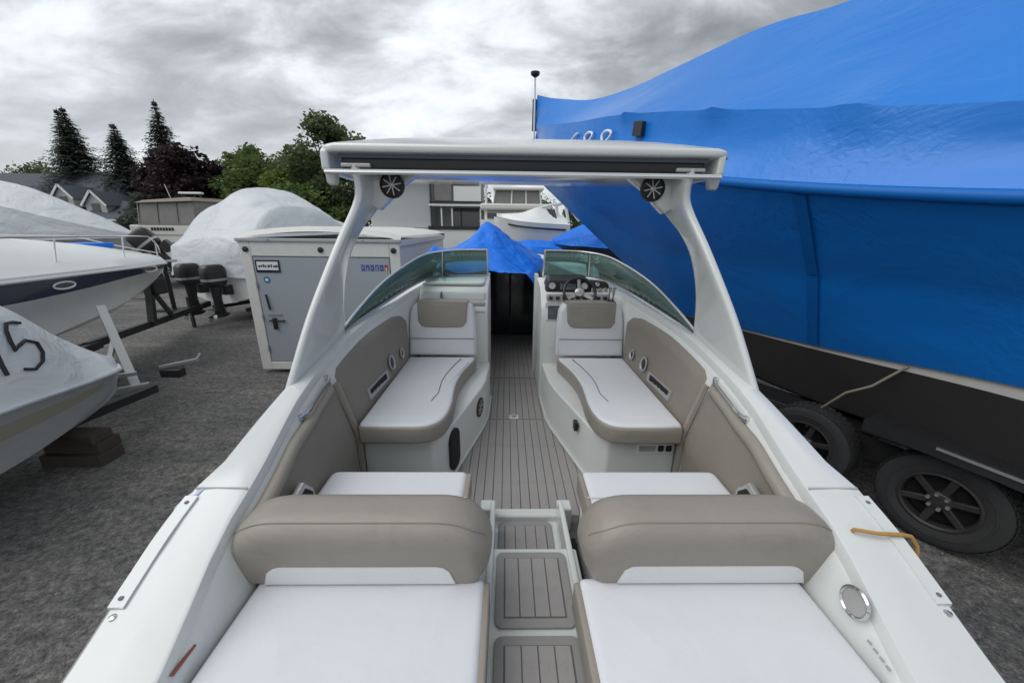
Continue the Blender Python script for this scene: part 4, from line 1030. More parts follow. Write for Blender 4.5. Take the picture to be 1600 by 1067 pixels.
sp = MB().tube([P(7.55,-0.93,1.42), P(7.38,-0.98,1.18), P(7.22,-0.98,1.05), P(7.05,-0.90,0.80), P(6.95,-0.80,0.62), P(6.92,-0.76,0.50)], 0.011, 6).build('tie_down_strap', 'strap')
tag(sp, 'frayed tan tie-down line running from blue wrap to the black trailer', 'strap')

# ================================================================== GREY CARGO TRAILER
ct = thing('cargo_trailer', 'enclosed grey and white cargo trailer with a closed rear door', 'trailer', (-3.1, 6.2, 0))
X0, X1, Y0, Y1, Z0, Z1 = -4.40, -1.83, 6.2, 10.6, 0.30, 2.22
MB().box(X0+0.02, X1-0.02, Y0+0.06, Y1, Z0, Z1).build('box_body', 'boxwhite', ct, smooth=0)
# crowned roof
rows = []
for j, y in enumerate((Y0-0.03, Y0+0.02, Y0+1.0, Y1-0.1, Y1+0.03)):
    rows.append([(X0-0.03+(X1-X0+0.06)*i/16, y, Z1+0.075+ (0.0 if i in (0,16) else 0.03) + 0.11*math.sin(math.pi*i/16) - (0.02 if j in (0,4) else 0) + (0.06 if 0 < j < 4 else 0)) for i in range(17)])
MB().loft(rows).build('roof', 'boxwhite', ct, smooth=50)
MB().box(X0-0.035, X1+0.035, Y0-0.04, Y0+0.01, Z1+0.03, Z1+0.085).build('roof_trim', 'galv', ct, smooth=0, bevel=0.008)
MB().box(X0-0.03, X0+0.02, Y0, Y1, Z1-0.02, Z1+0.08).build('roof_trim', 'boxwhite', ct, smooth=0, bevel=0.01)
MB().box(X1-0.02, X1+0.03, Y0, Y1, Z1-0.02, Z1+0.08).build('roof_trim', 'boxwhite', ct, smooth=0, bevel=0.01)
for a, b, c, d in ((X0, X0+0.17, 0.06, Z1+0.03), (X1-0.17, X1, 0.06, Z1+0.03), (X0+0.17, X1-0.17, Z1-0.20, Z1+0.03), (X0+0.17, X1-0.17, 0.06, 0.20)):
    MB().box(a, b, Y0-0.012, Y0+0.07, c, d).build('rear_frame', 'boxwhite', ct, smooth=0, bevel=0.012)
door = MB().box(X0+0.185, X1-0.185, Y0-0.004, Y0+0.05, 0.21, Z1-0.215).build('rear_door', 'boxgrey', ct, smooth=0, bevel=0.006)
for x in (X0+0.10, -3.1, X1-0.10):
    MB().lathe([(0.045,0),(0.045,0.02),(0.03,0.028)], (x, Y0-0.012, Z1-0.09), (0,-1,0), 16).build('marker_lamp', 'black', ct)
for x in (-3.9, -2.4):
    MB().lathe([(0.012,0),(0.012,0.01)], (x, Y0-0.04, Z1+0.058), (0,-1,0), 10).build('trim_rivet', 'stitch', ct)
sg = MB().box(-4.19, -3.80, Y0-0.016, Y0-0.004, 1.76, 1.96).build('name_plate', 'navy', door, smooth=0)
MB().box(-4.165, -3.825, Y0-0.019, Y0-0.0165, 1.80, 1.935).build('plate_face', 'quilt', door, smooth=0)
for k, (x, w, c) in enumerate(((-4.14,0.03,0),(-4.10,0.02,1),(-4.065,0.025,1),(-4.03,0.02,1),(-3.99,0.035,0),(-3.94,0.02,1),(-3.90,0.045,0),(-3.85,0.02,0))):
    MB().box(x, x+w, Y0-0.022, Y0-0.0195, 1.845, 1.875+0.008*(k % 3)).build('plate_letter', 'print_black', door, smooth=0)
MB().lathe([(0.055,0),(0.055,0.004)], (-4.05, Y0-0.004, 1.64), (0,-1,0), 18).build('round_sticker', 'lampblue', door)
MB().box(-4.075,-4.025,Y0-0.011,Y0-0.0085,1.62,1.66).build('sticker_mark', 'trimw', door, smooth=0)
for k in range(6):     # blue block lettering with a red emblem at its right end
    x = -2.48 + 0.076*k; c = 'print_blue' if k < 5 else 'print_red'
    MB().box(x, x+0.056, Y0-0.008, Y0-0.0045, 1.80, 1.90).build('sticker_letter', c, door, smooth=0)
    MB().box(x+0.018, x+0.036, Y0-0.0092, Y0-0.0082, 1.80 + (0.0 if k % 2 else 0.035), 1.835 + (0.02 if k % 3 else 0.04)).build('letter_gap', 'boxgrey' if k < 5 else 'trimw', door, smooth=0)
MB().beam((-4.10,Y0-0.03,1.40),(-4.07,Y0-0.03,1.14),0.025,0.02).build('lock_bar', 'tframe', door)
MB().tube([(-4.12,Y0-0.03,0.95),(-3.86,Y0-0.03,0.95)],0.016,8).build('door_handle', 'black', door)
MB().box(-4.06,-4.0,Y0-0.05,Y0-0.004,0.80,1.0).build('latch', 'black', door, smooth=0, bevel=0.01)
MB().box(-4.14,-3.90,Y0-0.018,Y0-0.004,1.04,1.07).build('latch_plate', 'galv', door, smooth=0)
for z in (0.45, 1.0, 1.55):
    MB().tube([(X0+0.178,Y0-0.02,z-0.05),(X0+0.178,Y0-0.02,z+0.05)],0.014,8).build('hinge', 'galv', door)
for sd, x in ((-1, X0+0.2), (1, X1-0.2)):
    for y in (8.2, 9.0):
        wheel((x, y, 0.33), (sd,0,0), 0.33, 0.2, 'galv', ct)
MB().box(X0+0.15, X1-0.15, Y0+0.08, Y1, 0.14, 0.30).build('chassis', 'tframe', ct, smooth=0)

# ================================================================== NEAR LEFT WRAPPED BOAT "15"
P, H, Nn = frame((-4.6, 4.3), -14.5)
nb = thing('wrapped_boat', 'grey hulled boat under white shrink wrap marked with a black number 15, at left edge', 'boat', tuple(P(2.5, 0, 0)))
br_, zr_ = T((0,0),(8,0)), T((.2,1.03),(.3,1.09),(.6,1.40),(.8,1.68),(1.0,1.88),(1.15,1.95),(1.6,1.97),(4,2.0),(6,1.7))
bs_, zs_ = T((.2,.03),(.26,.2),(.5,.42),(1,.68),(2,.95),(4,1.05),(6,1.0)), T((.2,.93),(.3,.95),(.6,.99),(1,1.03),(1.5,1.05),(6,1.05))
bm_, zm_ = (lambda s: bs_(s)*interp([(0,.6),(.7,.62),(1.2,.80),(6,.85)], s)), (lambda s: zs_(s)+(zr_(s)-zs_(s))*interp([(0,.5),(.6,.42),(1.1,.80),(6,.8)], s))
S = ys(0.2, 6, 70)
wp = MB().loft(band(P, S, [(bs_, zs_), (bm_, zm_), (br_, zr_)], 7, 0.035, rs=2.2), False, False, True).build('shrink_wrap', 'wrap', nb, smooth=45)
for off_ in (0.0,):
    MB().tube([P(s, bs_(s)+0.012, zs_(s)-0.005) for s in ys(0.2, 6, 50)] , 0.022, 6).build('wrap_hem', 'wrap', wp)
    MB().tube([P(s, -bs_(s)-0.012, zs_(s)-0.005) for s in ys(0.2, 6, 50)] , 0.022, 6).build('wrap_hem', 'wrap', wp)
bc_, zc_ = T((.2,.0),(.5,.22),(1,.45),(2,.75),(4,.85),(6,.85)), T((.2,.78),(.3,.72),(.6,.62),(1,.52),(1.5,.46),(6,.46))
zk_ = T((.2,.78),(.3,.58),(.6,.44),(1,.36),(2,.30),(6,.30))
def hull_rows(P, S, sheer, chine, keel, top=-0.01, steps=6, conc=0.0):
    rows = []
    for s in S:
        h = []
        for q in range(steps):
            t = q/(steps-1); b = sheer[0](s)+(chine[0](s)-sheer[0](s))*t - conc*math.sin(t*math.pi)*min(1, sheer[0](s)); z = sheer[1](s)+top+(chine[1](s)-sheer[1](s)-top)*t
            h.append((b, z))
        h += [(chine[0](s)*0.93, chine[1](s)-0.02), (chine[0](s)*0.55, (chine[1](s)*0.5+keel(s)*0.5)), (chine[0](s)*0.5, (chine[1](s)*0.5+keel(s)*0.5)-0.03)]
        rows.append([P(s, b, z) for b, z in h] + [P(s, 0, keel(s))] + [P(s, -b, z) for b, z in h[::-1]])
    return rows
hl_ = MB().loft(hull_rows(P, S, (bs_, zs_), (bc_, zc_), zk_, conc=0.03), False, False, True).build('hull', 'hullgrey', nb, smooth=25)
for sd in (-1, 1):
    MB().loft([[P(s, sd*(bs_(s)*(1-t)+bc_(s)*t-0.03*math.sin(t*math.pi)*min(1,bs_(s))+0.006), zs_(s)*(1-t)+zc_(s)*t) for t in (0.25,0.5)] for s in ys(0.35,6,30)]).build('hull_band', 'khaki', hl_)
for i, (d, s0) in enumerate((('1', 1.50), ('5', 1.03))):
    def f(s, t, s0=s0):
        return P(s, bs_(s)+(bm_(s)-bs_(s))*t + 0.016, zs_(s)+(zm_(s)-zs_(s))*t + 0.012)
    stroke([(1.26,0.68),(1.26,0.56),(1.265,0.44),(1.265,0.32)] if d == '1' else [(1.0,1.0),(1.055,0.94),(1.105,0.88),(1.13,0.8),(1.14,0.68),(1.14,0.56),(1.095,0.62),(1.035,0.72),(0.955,0.76),(0.955,0.6),(0.995,0.44),(1.075,0.32),(1.145,0.34)], 0.014, wp, 'print_black', f)
# its trailer
nt_ = thing('boat_trailer', 'grey steel trailer tongue and winch post in front of the number 15 boat', 'trailer', (-4.7, 4.6, 0))
MB().beam((-5.35,1.2,0.30),(-4.78,4.62,0.40),0.07,0.10).build('tongue', 'tframe', nt_, smooth=0)
MB().beam((-4.95,4.55,0.38),(-5.75,5.15,1.38),0.09,0.09).build('winch_post', 'hullgrey', nt_, smooth=0)
MB().beam((-5.35,4.2,0.45),(-4.85,4.62,0.45),0.06,0.06).build('cross_bar', 'galv', nt_, smooth=0)
MB().beam((-5.3,4.35,0.62),(-4.95,4.60,0.62),0.05,0.05).build('cross_bar', 'galv', nt_, smooth=0)
MB().beam((-5.25,4.4,0.42),(-5.45,4.92,1.0),0.05,0.04).build('brace', 'hullgrey', nt_, smooth=0)
jk = MB().box(-4.98,-4.70,4.92,5.04,0.42,0.54).build('tongue_jack', 'black', nt_, smooth=0, bevel=0.015)
MB().beam((-4.98,4.95,0.57),(-4.58,5.16,0.62),0.05,0.035).build('jack_arm', 'galv', nt_, smooth=0)
MB().tube([(-4.60,5.14,0.62),(-4.56,5.18,0.70)],0.02,8).build('jack_handle', 'galv', nt_)
# timber cribbing
for k, (x0,x1,y0,y1,z0,z1) in enumerate(((-5.05,-4.42,3.46,3.72,0.0,0.13),(-5.02,-4.44,3.50,3.74,0.131,0.25),(-5.06,-4.46,3.48,3.70,0.251,0.35))):
    lab = ('lowest dark timber block propping the number 15 boat on the asphalt', 'middle dark timber block under the number 15 boat hull', 'top dark timber block touching the number 15 boat hull')[k]
    o = MB().box(x0,x1,y0,y1,z0,z1).build('timber_block', 'wood', smooth=0, bevel=0.008); tag(o, lab, 'wooden block', 'timber blocks under the wrapped boat')

# ================================================================== STRIPED BOAT
P, H, Nn = frame((-7.6, 8.3), 5)
sb = thing('sport_cruiser', 'white sport boat with navy hull stripe, oval portholes and pointed bow', 'boat', tuple(P(3, 0, 0)))
bR, zR = T((0,.02),(.5,.45),(1,.75),(2,1.1),(4,1.3),(7.5,1.3)), T((0,1.70),(.5,1.73),(1,1.77),(2,1.80),(4,1.82),(7.5,1.82))
bN, zN = T((0,.015),(.5,.40),(1,.69),(2,1.04),(4,1.25),(7.5,1.25)), T((0,1.61),(.5,1.65),(1,1.67),(2,1.66),(3,1.60),(4,1.56),(7.5,1.52))
bC, zC = T((0,.005),(.5,.2),(1,.42),(2,.75),(4,1.0),(7.5,1.05)), T((0,1.56),(.5,1.44),(1,1.36),(2,1.19),(3,1.06),(4,.95),(7.5,.9))
zK = T((0,1.56),(.5,1.28),(1,1.08),(2,.80),(4,.62),(7.5,.58))
S = ys(0, 7.5, 60)
MB().loft(hull_rows(P, S, (bN, zN), (bC, zC), zK, top=0.0, conc=0.06), False, False, True).build('hull', 'hullw', sb, smooth=30)
rows = []
for s in S:
    h = [(bN(s), zN(s)), ((bN(s)+bR(s))/2+0.006, (zN(s)+zR(s))/2), (bR(s), zR(s))]
    rows.append([P(s, b, z) for b, z in h])
MB().loft(rows).loft([[P(s, -b, z) for b, z in ((bN(s), zN(s)), ((bN(s)+bR(s))/2, (zN(s)+zR(s))/2), (bR(s), zR(s)))] for s in S]).build('navy_stripe', 'navy', sb)
bD, zD = (lambda s: bR(s)*0.90), (lambda s: zR(s)+0.14)
zT = T((0,1.76),(.5,1.92),(1,2.02),(2,2.18),(3,2.30),(4,2.42),(7.5,2.4))
rows = []
for s in S:
    h = [(bR(s)+0.015, zR(s)), (bR(s)+0.01, zR(s)+0.05), (bD(s), zR(s)+0.15*min(1,s+.2)), (bD(s)*0.6, zT(s)-0.05), (bD(s)*0.25, zT(s))]
    rows.append([P(s, b, z) for b, z in h] + [P(s, -b, z) for b, z in h[::-1]])
dk = MB().loft(rows, False, True, True).build('deck', 'hullw', sb, smooth=45)
MB().tube([P(s, bR(s)+0.012, zR(s)) for s in S], 0.022, 6).build('rub_rail', 'trimw', sb)
for s in (1.55, 3.35):
    t = 0.5; b = (bN(s)+bR(s))/2+0.012; z = (zN(s)+zR(s))/2 - 0.005
    n = (P(s+0.01,b,z)-P(s-0.01,b,z)); out = Vector((n.y,-n.x,0)).normalized()
    if out.dot(Nn) < 0: out = -out
    al = n.normalized(); ring = [P(s,b,z) + al*0.14*math.cos(a) + Vector((0,0,1))*0.045*math.sin(a) + out*0.01 for a in [2*math.pi*k/24 for k in range(25)]]
    pr = MB().tube(ring, 0.012, 6).build('porthole', 'trimw', sb)
    MB().add([P(s,b,z)+out*0.008]+[p - out*0.002 for p in ring[:-1]], [[0,k+1,(k+1)%24+1] for k in range(24)]).build('pane', 'darkglass', pr)
# bow rail
pts = [P(s, bD(s)*0.95, zR(s)+0.14+0.36*min(1, (s+0.2)/1.2)) for s in ys(0.0, 6, 24)]
br2 = MB().tube(pts, 0.012, 6).build('bow_rail', 'steel', sb)
for s in (0.8, 2.0, 3.2, 4.4):
    MB().tube([P(s, bD(s)*0.97, zR(s)+0.13), P(s-0.12, bD(s-.12)*0.95, zR(s-.12)+0.14+0.36*min(1,(s+0.08)/1.2))], 0.010, 6).build('stanchion', 'steel', br2)
pts = [P(s, -bD(s)*0.95, zR(s)+0.14+0.36*min(1, (s+0.2)/1.2)) for s in ys(0.0, 6, 24)]
MB().tube(pts, 0.012, 6).build('bow_rail', 'steel', sb)
# windscreen of the sport boat
rows = []
for k in range(13):
    a = math.pi*(k/12); x = 0.9*math.cos(a); s = 4.6 - 0.9*math.sin(a)
    rows.append([P(s, x, zT(s)-0.06-0.12*abs(math.cos(a))), P(s+0.35, x*0.92, zT(s)+0.28)])
MB().loft(rows).build('windscreen', 'darkglass', sb)
MB().tube([r[1] for r in rows], 0.015, 6).build('windscreen_trim', 'trimw', sb)
cv = MB(); pillow(cv, rrect(-0.45,0.45,-0.3,0.3,0.1), 0.10, 0.04, lambda u,v,w: tuple(P(1.55+v, u*0.6, zT(1.6)-0.05+w))); cv.build('deck_hatch', 'blue2', sb)
MB().box(*[c for c in (P(-0.12,0,0).x-0.05, P(-0.12,0,0).x+0.05, P(-0.12,0,0).y-0.14, P(-0.12,0,0).y+0.25, 1.69, 1.74)]).build('bow_roller', 'steel', sb, smooth=0, bevel=0.01)
# trailer of the striped boat
t2 = thing('boat_trailer', 'long black trailer tongue with winch stand below the navy striped bow', 'trailer', (-7.5, 7.5, 0))
MB().beam((-7.35,6.2,0.46),(-8.15,10.0,0.46),0.10,0.13).build('tongue', 'tframe', t2, smooth=0)
MB().beam((-7.35,6.4,0.44),(-8.3,4.0,0.44),0.10,0.13).build('side_rail', 'tframe', t2, smooth=0)
MB().beam((-7.35,6.4,0.44),(-6.6,4.0,0.44),0.10,0.13).build('side_rail', 'tframe', t2, smooth=0)
MB().beam((-7.62,7.75,0.46),(-7.66,7.95,1.35),0.12,0.10).build('winch_stand', 'tframe', t2, smooth=0)
MB().beam((-7.66,8.30,0.5),(-7.66,8.0,1.10),0.07,0.07).build('stand_brace', 'tframe', t2, smooth=0)
wn_ = MB().box(-7.80,-7.52,7.9,8.22,1.05,1.42).build('winch', 'black', t2, smooth=0, bevel=0.04)
MB().lathe([(0.14,-0.06),(0.15,0.0),(0.14,0.06)], (-7.63,8.1,1.40), (1,0,0), 16).build('bow_stop', 'rubber', t2)
MB().beam((-8.0,9.2,0.0),(-8.0,9.2,0.78),0.06,0.06).build('jack_post', 'tframe', t2, smooth=0)
MB().tube([(-7.66,8.0,0.95),(-7.75,7.3,1.1),(-7.8,7.1,1.05)],0.015,6).build('safety_chain', 'galv', t2)

# ================================================================== CENTRE-LEFT WRAPPED BOAT WITH OUTBOARDS
P, H, Nn = frame((-5.75, 15.6), -17)
P = (lambda P0: (lambda s, b, z: P0(s, b, z)))(P)
wc = thing('wrapped_boat', 'white shrink wrapped boat with twin outboards lowered at its stern, behind the cargo trailer', 'boat', tuple(P(3.5, 0, 0)))
br_, zr_ = T((0,0),(8,0)), T((0,2.35),(1,2.55),(2,2.85),(3.0,3.35),(3.8,3.52),(4.6,3.50),(5.2,3.35),(5.6,3.0),(6.0,2.45),(6.3,2.2))
bs_, zs_ = T((0,.03),(1,.8),(2,1.2),(4,1.4),(6,1.4),(6.3,1.38)), T((0,1.75),(2,1.45),(4,1.30),(6.3,1.25))
bm_, zm_ = (lambda s: bs_(s)*sinterp([(0,.6),(2.0,.72),(4.0,.84),(6.3,.86)], s)), (lambda s: zs_(s)+(zr_(s)-zs_(s))*sinterp([(0,.55),(2.0,.62),(4.0,.76),(5.2,.78),(6.3,.75)], s))
wp = MB().loft(band(P, ys(0,6.3,54), [(bs_, zs_), (bm_, zm_), (br_, zr_)], 8, 0.13, rs=1.1), False, False, True).build('shrink_wrap', 'wrap', wc, smooth=80)
MB().loft(hull_rows(P, ys(0,6.2,40), (lambda s: bs_(s)-0.03, zs_), (T((0,.02),(1,.5),(2,.9),(6.3,1.15)), T((0,1.5),(1,1.0),(2,.85),(6.3,.75))), T((0,1.5),(1,.8),(2,.6),(6.3,.5)), conc=0.05), False, False, True).build('hull', 'hullw', wc, smooth=30)
def outboard(name, pos, yaw, tilt, parent, sc_=1.0):
    mw = Matrix.Translation(pos) @ Matrix.Rotation(yaw, 4, 'Z') @ Matrix.Rotation(tilt, 4, 'X') @ Matrix.Scale(sc_, 4)
    f = lambda x, y, z: tuple(mw @ Vector((x, y, z)))
    mb = MB(); rows = []
    for z, a, b in ((0.0,.12,.19),(0.05,.155,.25),(0.12,.165,.27),(0.34,.165,.28),(0.46,.155,.27),(0.53,.13,.22),(0.55,.08,.15)):
        rows.append([f(a*math.copysign(abs(math.cos(q))**.5, math.cos(q)), -0.1+b*math.copysign(abs(math.sin(q))**.5, math.sin(q)), z) for q in [2*math.pi*k/20 for k in range(20)]])
    whole = parent
    cw = mb.loft(rows, True, True, True).build('outboard' if name == 'outboard' else 'cowling', 'black', parent, smooth=50)
    if name == 'outboard': parent = cw
    rows = [[f(a*math.copysign(abs(math.cos(q))**.5, math.cos(q)), -0.1+b*math.copysign(abs(math.sin(q))**.5, math.sin(q)), z) for q in [2*math.pi*k/20 for k in range(20)]] for z, a, b in ((0.14,.168,.274),(0.17,.170,.278),(0.20,.170,.278))]
    MB().loft(rows, True).build('cowling_band', 'silver', parent, smooth=50)
    mb = MB(); rows = []
    for z, a, b in ((0.0,.09,.14),(-.35,.07,.11),(-.62,.055,.13),(-.70,.05,.16)):
        rows.append([f(a*math.cos(q), -0.12+b*math.sin(q), z) for q in [2*math.pi*k/14 for k in range(14)]])
    mb.loft(rows, True, True, True).build('leg', 'black', parent, smooth=50)
    mb = MB(); mb.hexa([f(-.13,-.34,-.60),f(.13,-.34,-.60),f(.12,.0,-.60),f(-.12,.0,-.60),f(-.13,-.34,-.585),f(.13,-.34,-.585),f(.12,.0,-.585),f(-.12,.0,-.585)]); mb.build('cavitation_plate', 'black', parent, smooth=0)
    mb = MB(); mb.lathe([(0.02,-.30),(0.06,-.12),(0.065,.1),(0.02,.22)], f(0,-.12,-.76), mw.to_3x3() @ Vector((0,1,0)), 12); mb.build('gearcase', 'black', parent)
    for k in range(3):
        a = 2*math.pi*k/3
        p0 = Vector((0.03*math.cos(a), -.36, -.76+0.03*math.sin(a))); d = Vector((math.cos(a),0,math.sin(a))); e = Vector((-math.sin(a),0.5,math.cos(a))).normalized()
        MB().add([f(*(p0-e*.03)), f(*(p0+e*.03)), f(*(p0+d*.10+e*.07)), f(*(p0+d*.16+e*.02)), f(*(p0+d*.13-e*.05))], [[0,1,2,3,4]]).build('propeller_blade', 'steel', parent)
    mb = MB(); mb.hexa([f(-.11,.05,-.25),f(.11,.05,-.25),f(.11,.28,-.25),f(-.11,.28,-.25),f(-.11,.05,-.02),f(.11,.05,-.02),f(.11,.28,.0),f(-.11,.28,.0)]); mb.build('mount_bracket', 'black', parent, smooth=0)
for b in (-0.42, 0.42):
    c = P(6.45, b, 1.05)
    outboard('outboard', c, math.radians(-17), 0.0, wc, 0.95)
MB().beam(P(1.0,0,0.3), P(6.0,0.6,0.35), 0.1, 0.1).build('trailer_rail', 'tframe', wc, smooth=0)
MB().beam(P(1.0,0,0.3), P(6.0,-0.6,0.35), 0.1, 0.1).build('trailer_rail', 'tframe', wc, smooth=0)
for s in (3.6,):
    for sd in (-1,1): wheel(P(s, sd*1.1, 0.33), Nn*sd, 0.33, 0.2, 'galv', wc)

# ================================================================== FAR LEFT WRAPPED BOAT
P, H, Nn = frame((-13.9, 14.6), -78)
wl_ = thing('wrapped_boat', 'large white shrink wrapped boat beneath the house roof at far left', 'boat', tuple(P(5, 0, 0)))
br_, zr_ = T((0,0),(12,0)), T((0,2.15),(.5,2.4),(1.2,2.82),(2.2,3.38),(2.9,3.70),(4,3.92),(8,3.95),(11,3.6))
bs_, zs_ = T((0,.03),(1,.9),(2,1.35),(4,1.6),(11,1.6)), T((0,2.02),(4,1.85),(11,1.85))
bm_, zm_ = (lambda s: bs_(s)*0.93), (lambda s: zs_(s)+(zr_(s)-zs_(s))*0.64)
MB().loft(band(P, ys(0,11,50), [(bs_, zs_), (bm_, zm_), (br_, zr_)], 6, 0.07, rs=1.0), False, False, True).build('shrink_wrap', 'wrap', wl_, smooth=40)
MB().loft(hull_rows(P, ys(0,11,40), (lambda s: bs_(s)-0.04, zs_), (T((0,.02),(1,.4),(3,1.0),(11,1.3)), T((0,1.8),(1,1.4),(3,1.0),(11,.9))), T((0,1.8),(1,1.2),(3,.6),(11,.5)), conc=0.06), False, False, True).build('hull', 'hullgrey', wl_, smooth=30)
MB().beam(P(3,0,0.0), P(3,0,0.7), 0.4, 0.4).build('keel_block', 'wood', wl_, smooth=0)
MB().beam(P(8,0,0.0), P(8,0,0.6), 0.4, 0.4).build('keel_block', 'wood', wl_, smooth=0)

# ================================================================== TAN CANOPY BOAT
tb = thing('canopy_cruiser', 'cream cruiser with tan canvas camper canopy and dark lettering on its stern', 'boat', (-14.1, 17.5, 0))
rows = []
for y, w, z0, z1 in ((16.0,1.32,0.9,2.42),(16.15,1.40,0.8,2.45),(19,1.45,0.8,2.5),(21,1.1,1.0,2.6),(22.6,0.1,1.9,2.7)):
    rows.append([(-14.15+x*w, y, z) for x, z in ((-1,z1),(-1,(z0+z1)/2),(-.9,z0),(0,z0-.3),(.9,z0),(1,(z0+z1)/2),(1,z1))])
MB().loft(rows, True, True, True).build('hull', 'hullcream', tb, smooth=40)
MB().box(-15.35,-12.95,15.3,16.05,1.0,1.12).build('swim_platform', 'hullcream', tb, smooth=0, bevel=0.04)
cn = MB().hexa([(-15.2,16.15,2.43),(-12.85,16.15,2.43),(-12.85,18.6,2.43),(-15.2,18.6,2.43),(-15.12,16.3,3.33),(-12.9,16.3,3.42),(-12.95,18.5,3.5),(-15.0,18.5,3.45)]).build('canopy', 'clear', tb, smooth=0, bevel=0.05)
MB().hexa([(-15.2,16.1,3.30),(-12.8,16.1,3.40),(-12.8,18.6,3.45),(-15.2,18.6,3.40),(-14.9,16.25,3.42),(-13.0,16.25,3.56),(-13.0,18.5,3.6),(-14.9,18.5,3.52)]).build('canopy_roof', 'tan', tb, smooth=0, bevel=0.03)
for x in (-15.17,-14.4,-13.6,-12.88):
    MB().beam((x,16.13,2.43),(x*0.98-0.28,16.27,3.36),0.05,0.02).build('canopy_seam', 'tan', tb, smooth=0)
MB().box(-15.2,-12.85,16.10,16.14,2.43,2.52).build('canopy_hem', 'tan', tb, smooth=0)
random.seed(5)
for k in range(8):
    x = -14.62 + 0.118*k; MB().box(x, x+0.085, 15.985, 15.999, 2.24, 2.36).build('stern_letter', 'print_black', tb, smooth=0)
ra = MB().box(-13.95,-13.0,16.9,17.1,3.72,3.80).build('radar_arch', 'trimw', tb, smooth=0, bevel=0.03)
for x in (-13.85,-13.35,-13.1): MB().tube([(x,17,3.5),(x,17,3.74)],0.04,8).build('arch_leg', 'tframe', tb)
MB().tube([(-14.35,17,3.45),(-14.5,17,4.1)],0.012,6).build('antenna', 'trimw', tb)
for z in (1.45, 1.75, 2.05): MB().box(-15.1,-12.9,15.99,16.003,z,z+0.03).build('transom_line', 'stitch', tb, smooth=0)
ob = thing('outboard_motor', 'black outboard motor tilted up behind the navy striped bow', 'outboard motor', (-9.9, 10.9, 0))
outboard('o', (-9.95,10.9,1.9), math.radians(-70), math.radians(38), ob, 1.05)
MB().beam((-10.1,11.1,0.0),(-9.98,11.0,1.75),0.10,0.10).build('stand', 'tframe', ob, smooth=0)
MB().beam((-10.5,11.1,0.03),(-9.6,11.1,0.03),0.5,0.06).build('stand_foot', 'tframe', ob, smooth=0)

# ================================================================== BOATS BEYOND THE BOW
tw_ = thing('trawler_yacht', 'grey sided houseboat with open aft deck, seen under the hardtop behind the blue tarp', 'boat', (-3.9, 20, 0))
MB().box(-6.7,-3.78,19.0,23.5,2.45,4.75).build('cabin_side', 'greywall', tw_, smooth=0, bevel=0.05)
rows = []
for y, w, z0 in ((18.6,3.0,1.2),(19,3.1,1.0),(24,3.1,0.9),(27,0.2,1.8)):
    rows.append([(-4.0+x*w, y, z) for x, z in ((-1,2.44),(-.95,z0),(0,z0-.4),(.95,z0),(1,2.44))])
MB().loft(rows, True, True, True).build('hull', 'hullw', tw_, smooth=30)
MB().box(-3.85,-1.15,18.55,18.7,2.40,2.56).build('deck_edge', 'black', tw_, smooth=0)
MB().box(-3.78,-1.2,18.6,23.0,3.46,3.56).build('upper_deck', 'hullw', tw_, smooth=0, bevel=0.02)
MB().box(-3.74,-1.25,18.58,18.62,3.60,3.68).build('deck_trim', 'black', tw_, smooth=0)
MB().box(-3.74,-1.25,18.58,18.62,3.38,3.44).build('deck_trim', 'black', tw_, smooth=0)
MB().box(-2.9,-1.3,20.5,20.6,2.56,3.46).build('saloon_door', 'darkglass', tw_, smooth=0)
MB().box(-3.77,-1.3,20.62,20.7,2.5,4.7).build('aft_bulkhead', 'greywall', tw_, smooth=0)
for x in (-3.68,-3.2,-2.7,-1.35): MB().box(x-.03,x+.03,18.62,18.68,2.5,4.6 if x < -3.3 or x > -1.5 else 3.46).build('post', 'tframe' if x < -3.3 else 'trimw', tw_, smooth=0)
MB().box(-2.60,-1.35,18.66,18.70,3.70,4.35).build('upper_panel', 'trimw', tw_, smooth=0)
MB().box(-3.5,-2.72,18.7,18.74,3.72,4.45).build('upper_panel', 'clear', tw_, smooth=0)
MB().box(-6.75,-1.2,18.5,23.5,4.75,4.85).build('roof', 'hullw', tw_, smooth=0, bevel=0.03)

fy = thing('flybridge_cruiser', 'white flybridge cruiser with clear enclosure panels behind the blue tarp peak', 'boat', (0.3, 17.5, 0))
rows = []
for y, w, z0 in ((17,1.45,1.2),(17.3,1.6,1.0),(22,1.6,0.9),(25,0.1,1.9)):
    rows.append([(0.3+x*w, y, z) for x, z in ((-1,2.85),(-.97,z0+.5),(-.9,z0),(0,z0-.4),(.9,z0),(.97,z0+.5),(1,2.85))])
MB().loft(rows, True, True, True).build('hull', 'hullw', fy, smooth=30)
MB().box(-1.1,1.7,17.5,21,2.85,3.25).build('cabin', 'hullcream', fy, smooth=0, bevel=0.06)
MB().box(-1.0,1.6,17.47,17.52,2.92,3.14).build('cabin_window', 'darkglass', fy, smooth=0)
MB().box(-1.25,1.85,17.0,21,3.25,3.52).build('flybridge_coaming', 'hullcream', fy, smooth=0, bevel=0.08)
en = MB().hexa([(-0.75,17.3,3.52),(1.45,17.3,3.52),(1.4,20,3.52),(-0.7,20,3.52),(-0.55,17.4,4.08),(1.35,17.4,4.08),(1.3,19.8,4.1),(-0.5,19.8,4.1)]).build('enclosure', 'clear', fy, smooth=0)
MB().box(-0.7,1.5,17.2,19.9,4.08,4.2).build('bimini', 'hullcream', fy, smooth=0, bevel=0.04)
for x in (-0.7,0.1,0.75,1.4): MB().beam((x,17.26,3.52),(x*0.93+0.03,17.36,4.08),0.05,0.03).build('enclosure_seam', 'trimw', fy, smooth=0)
MB().tube([(-1.0,17.2,2.4),(-1.0,17.2,4.3)],0.05,8).build('mast_post', 'trimw', fy)

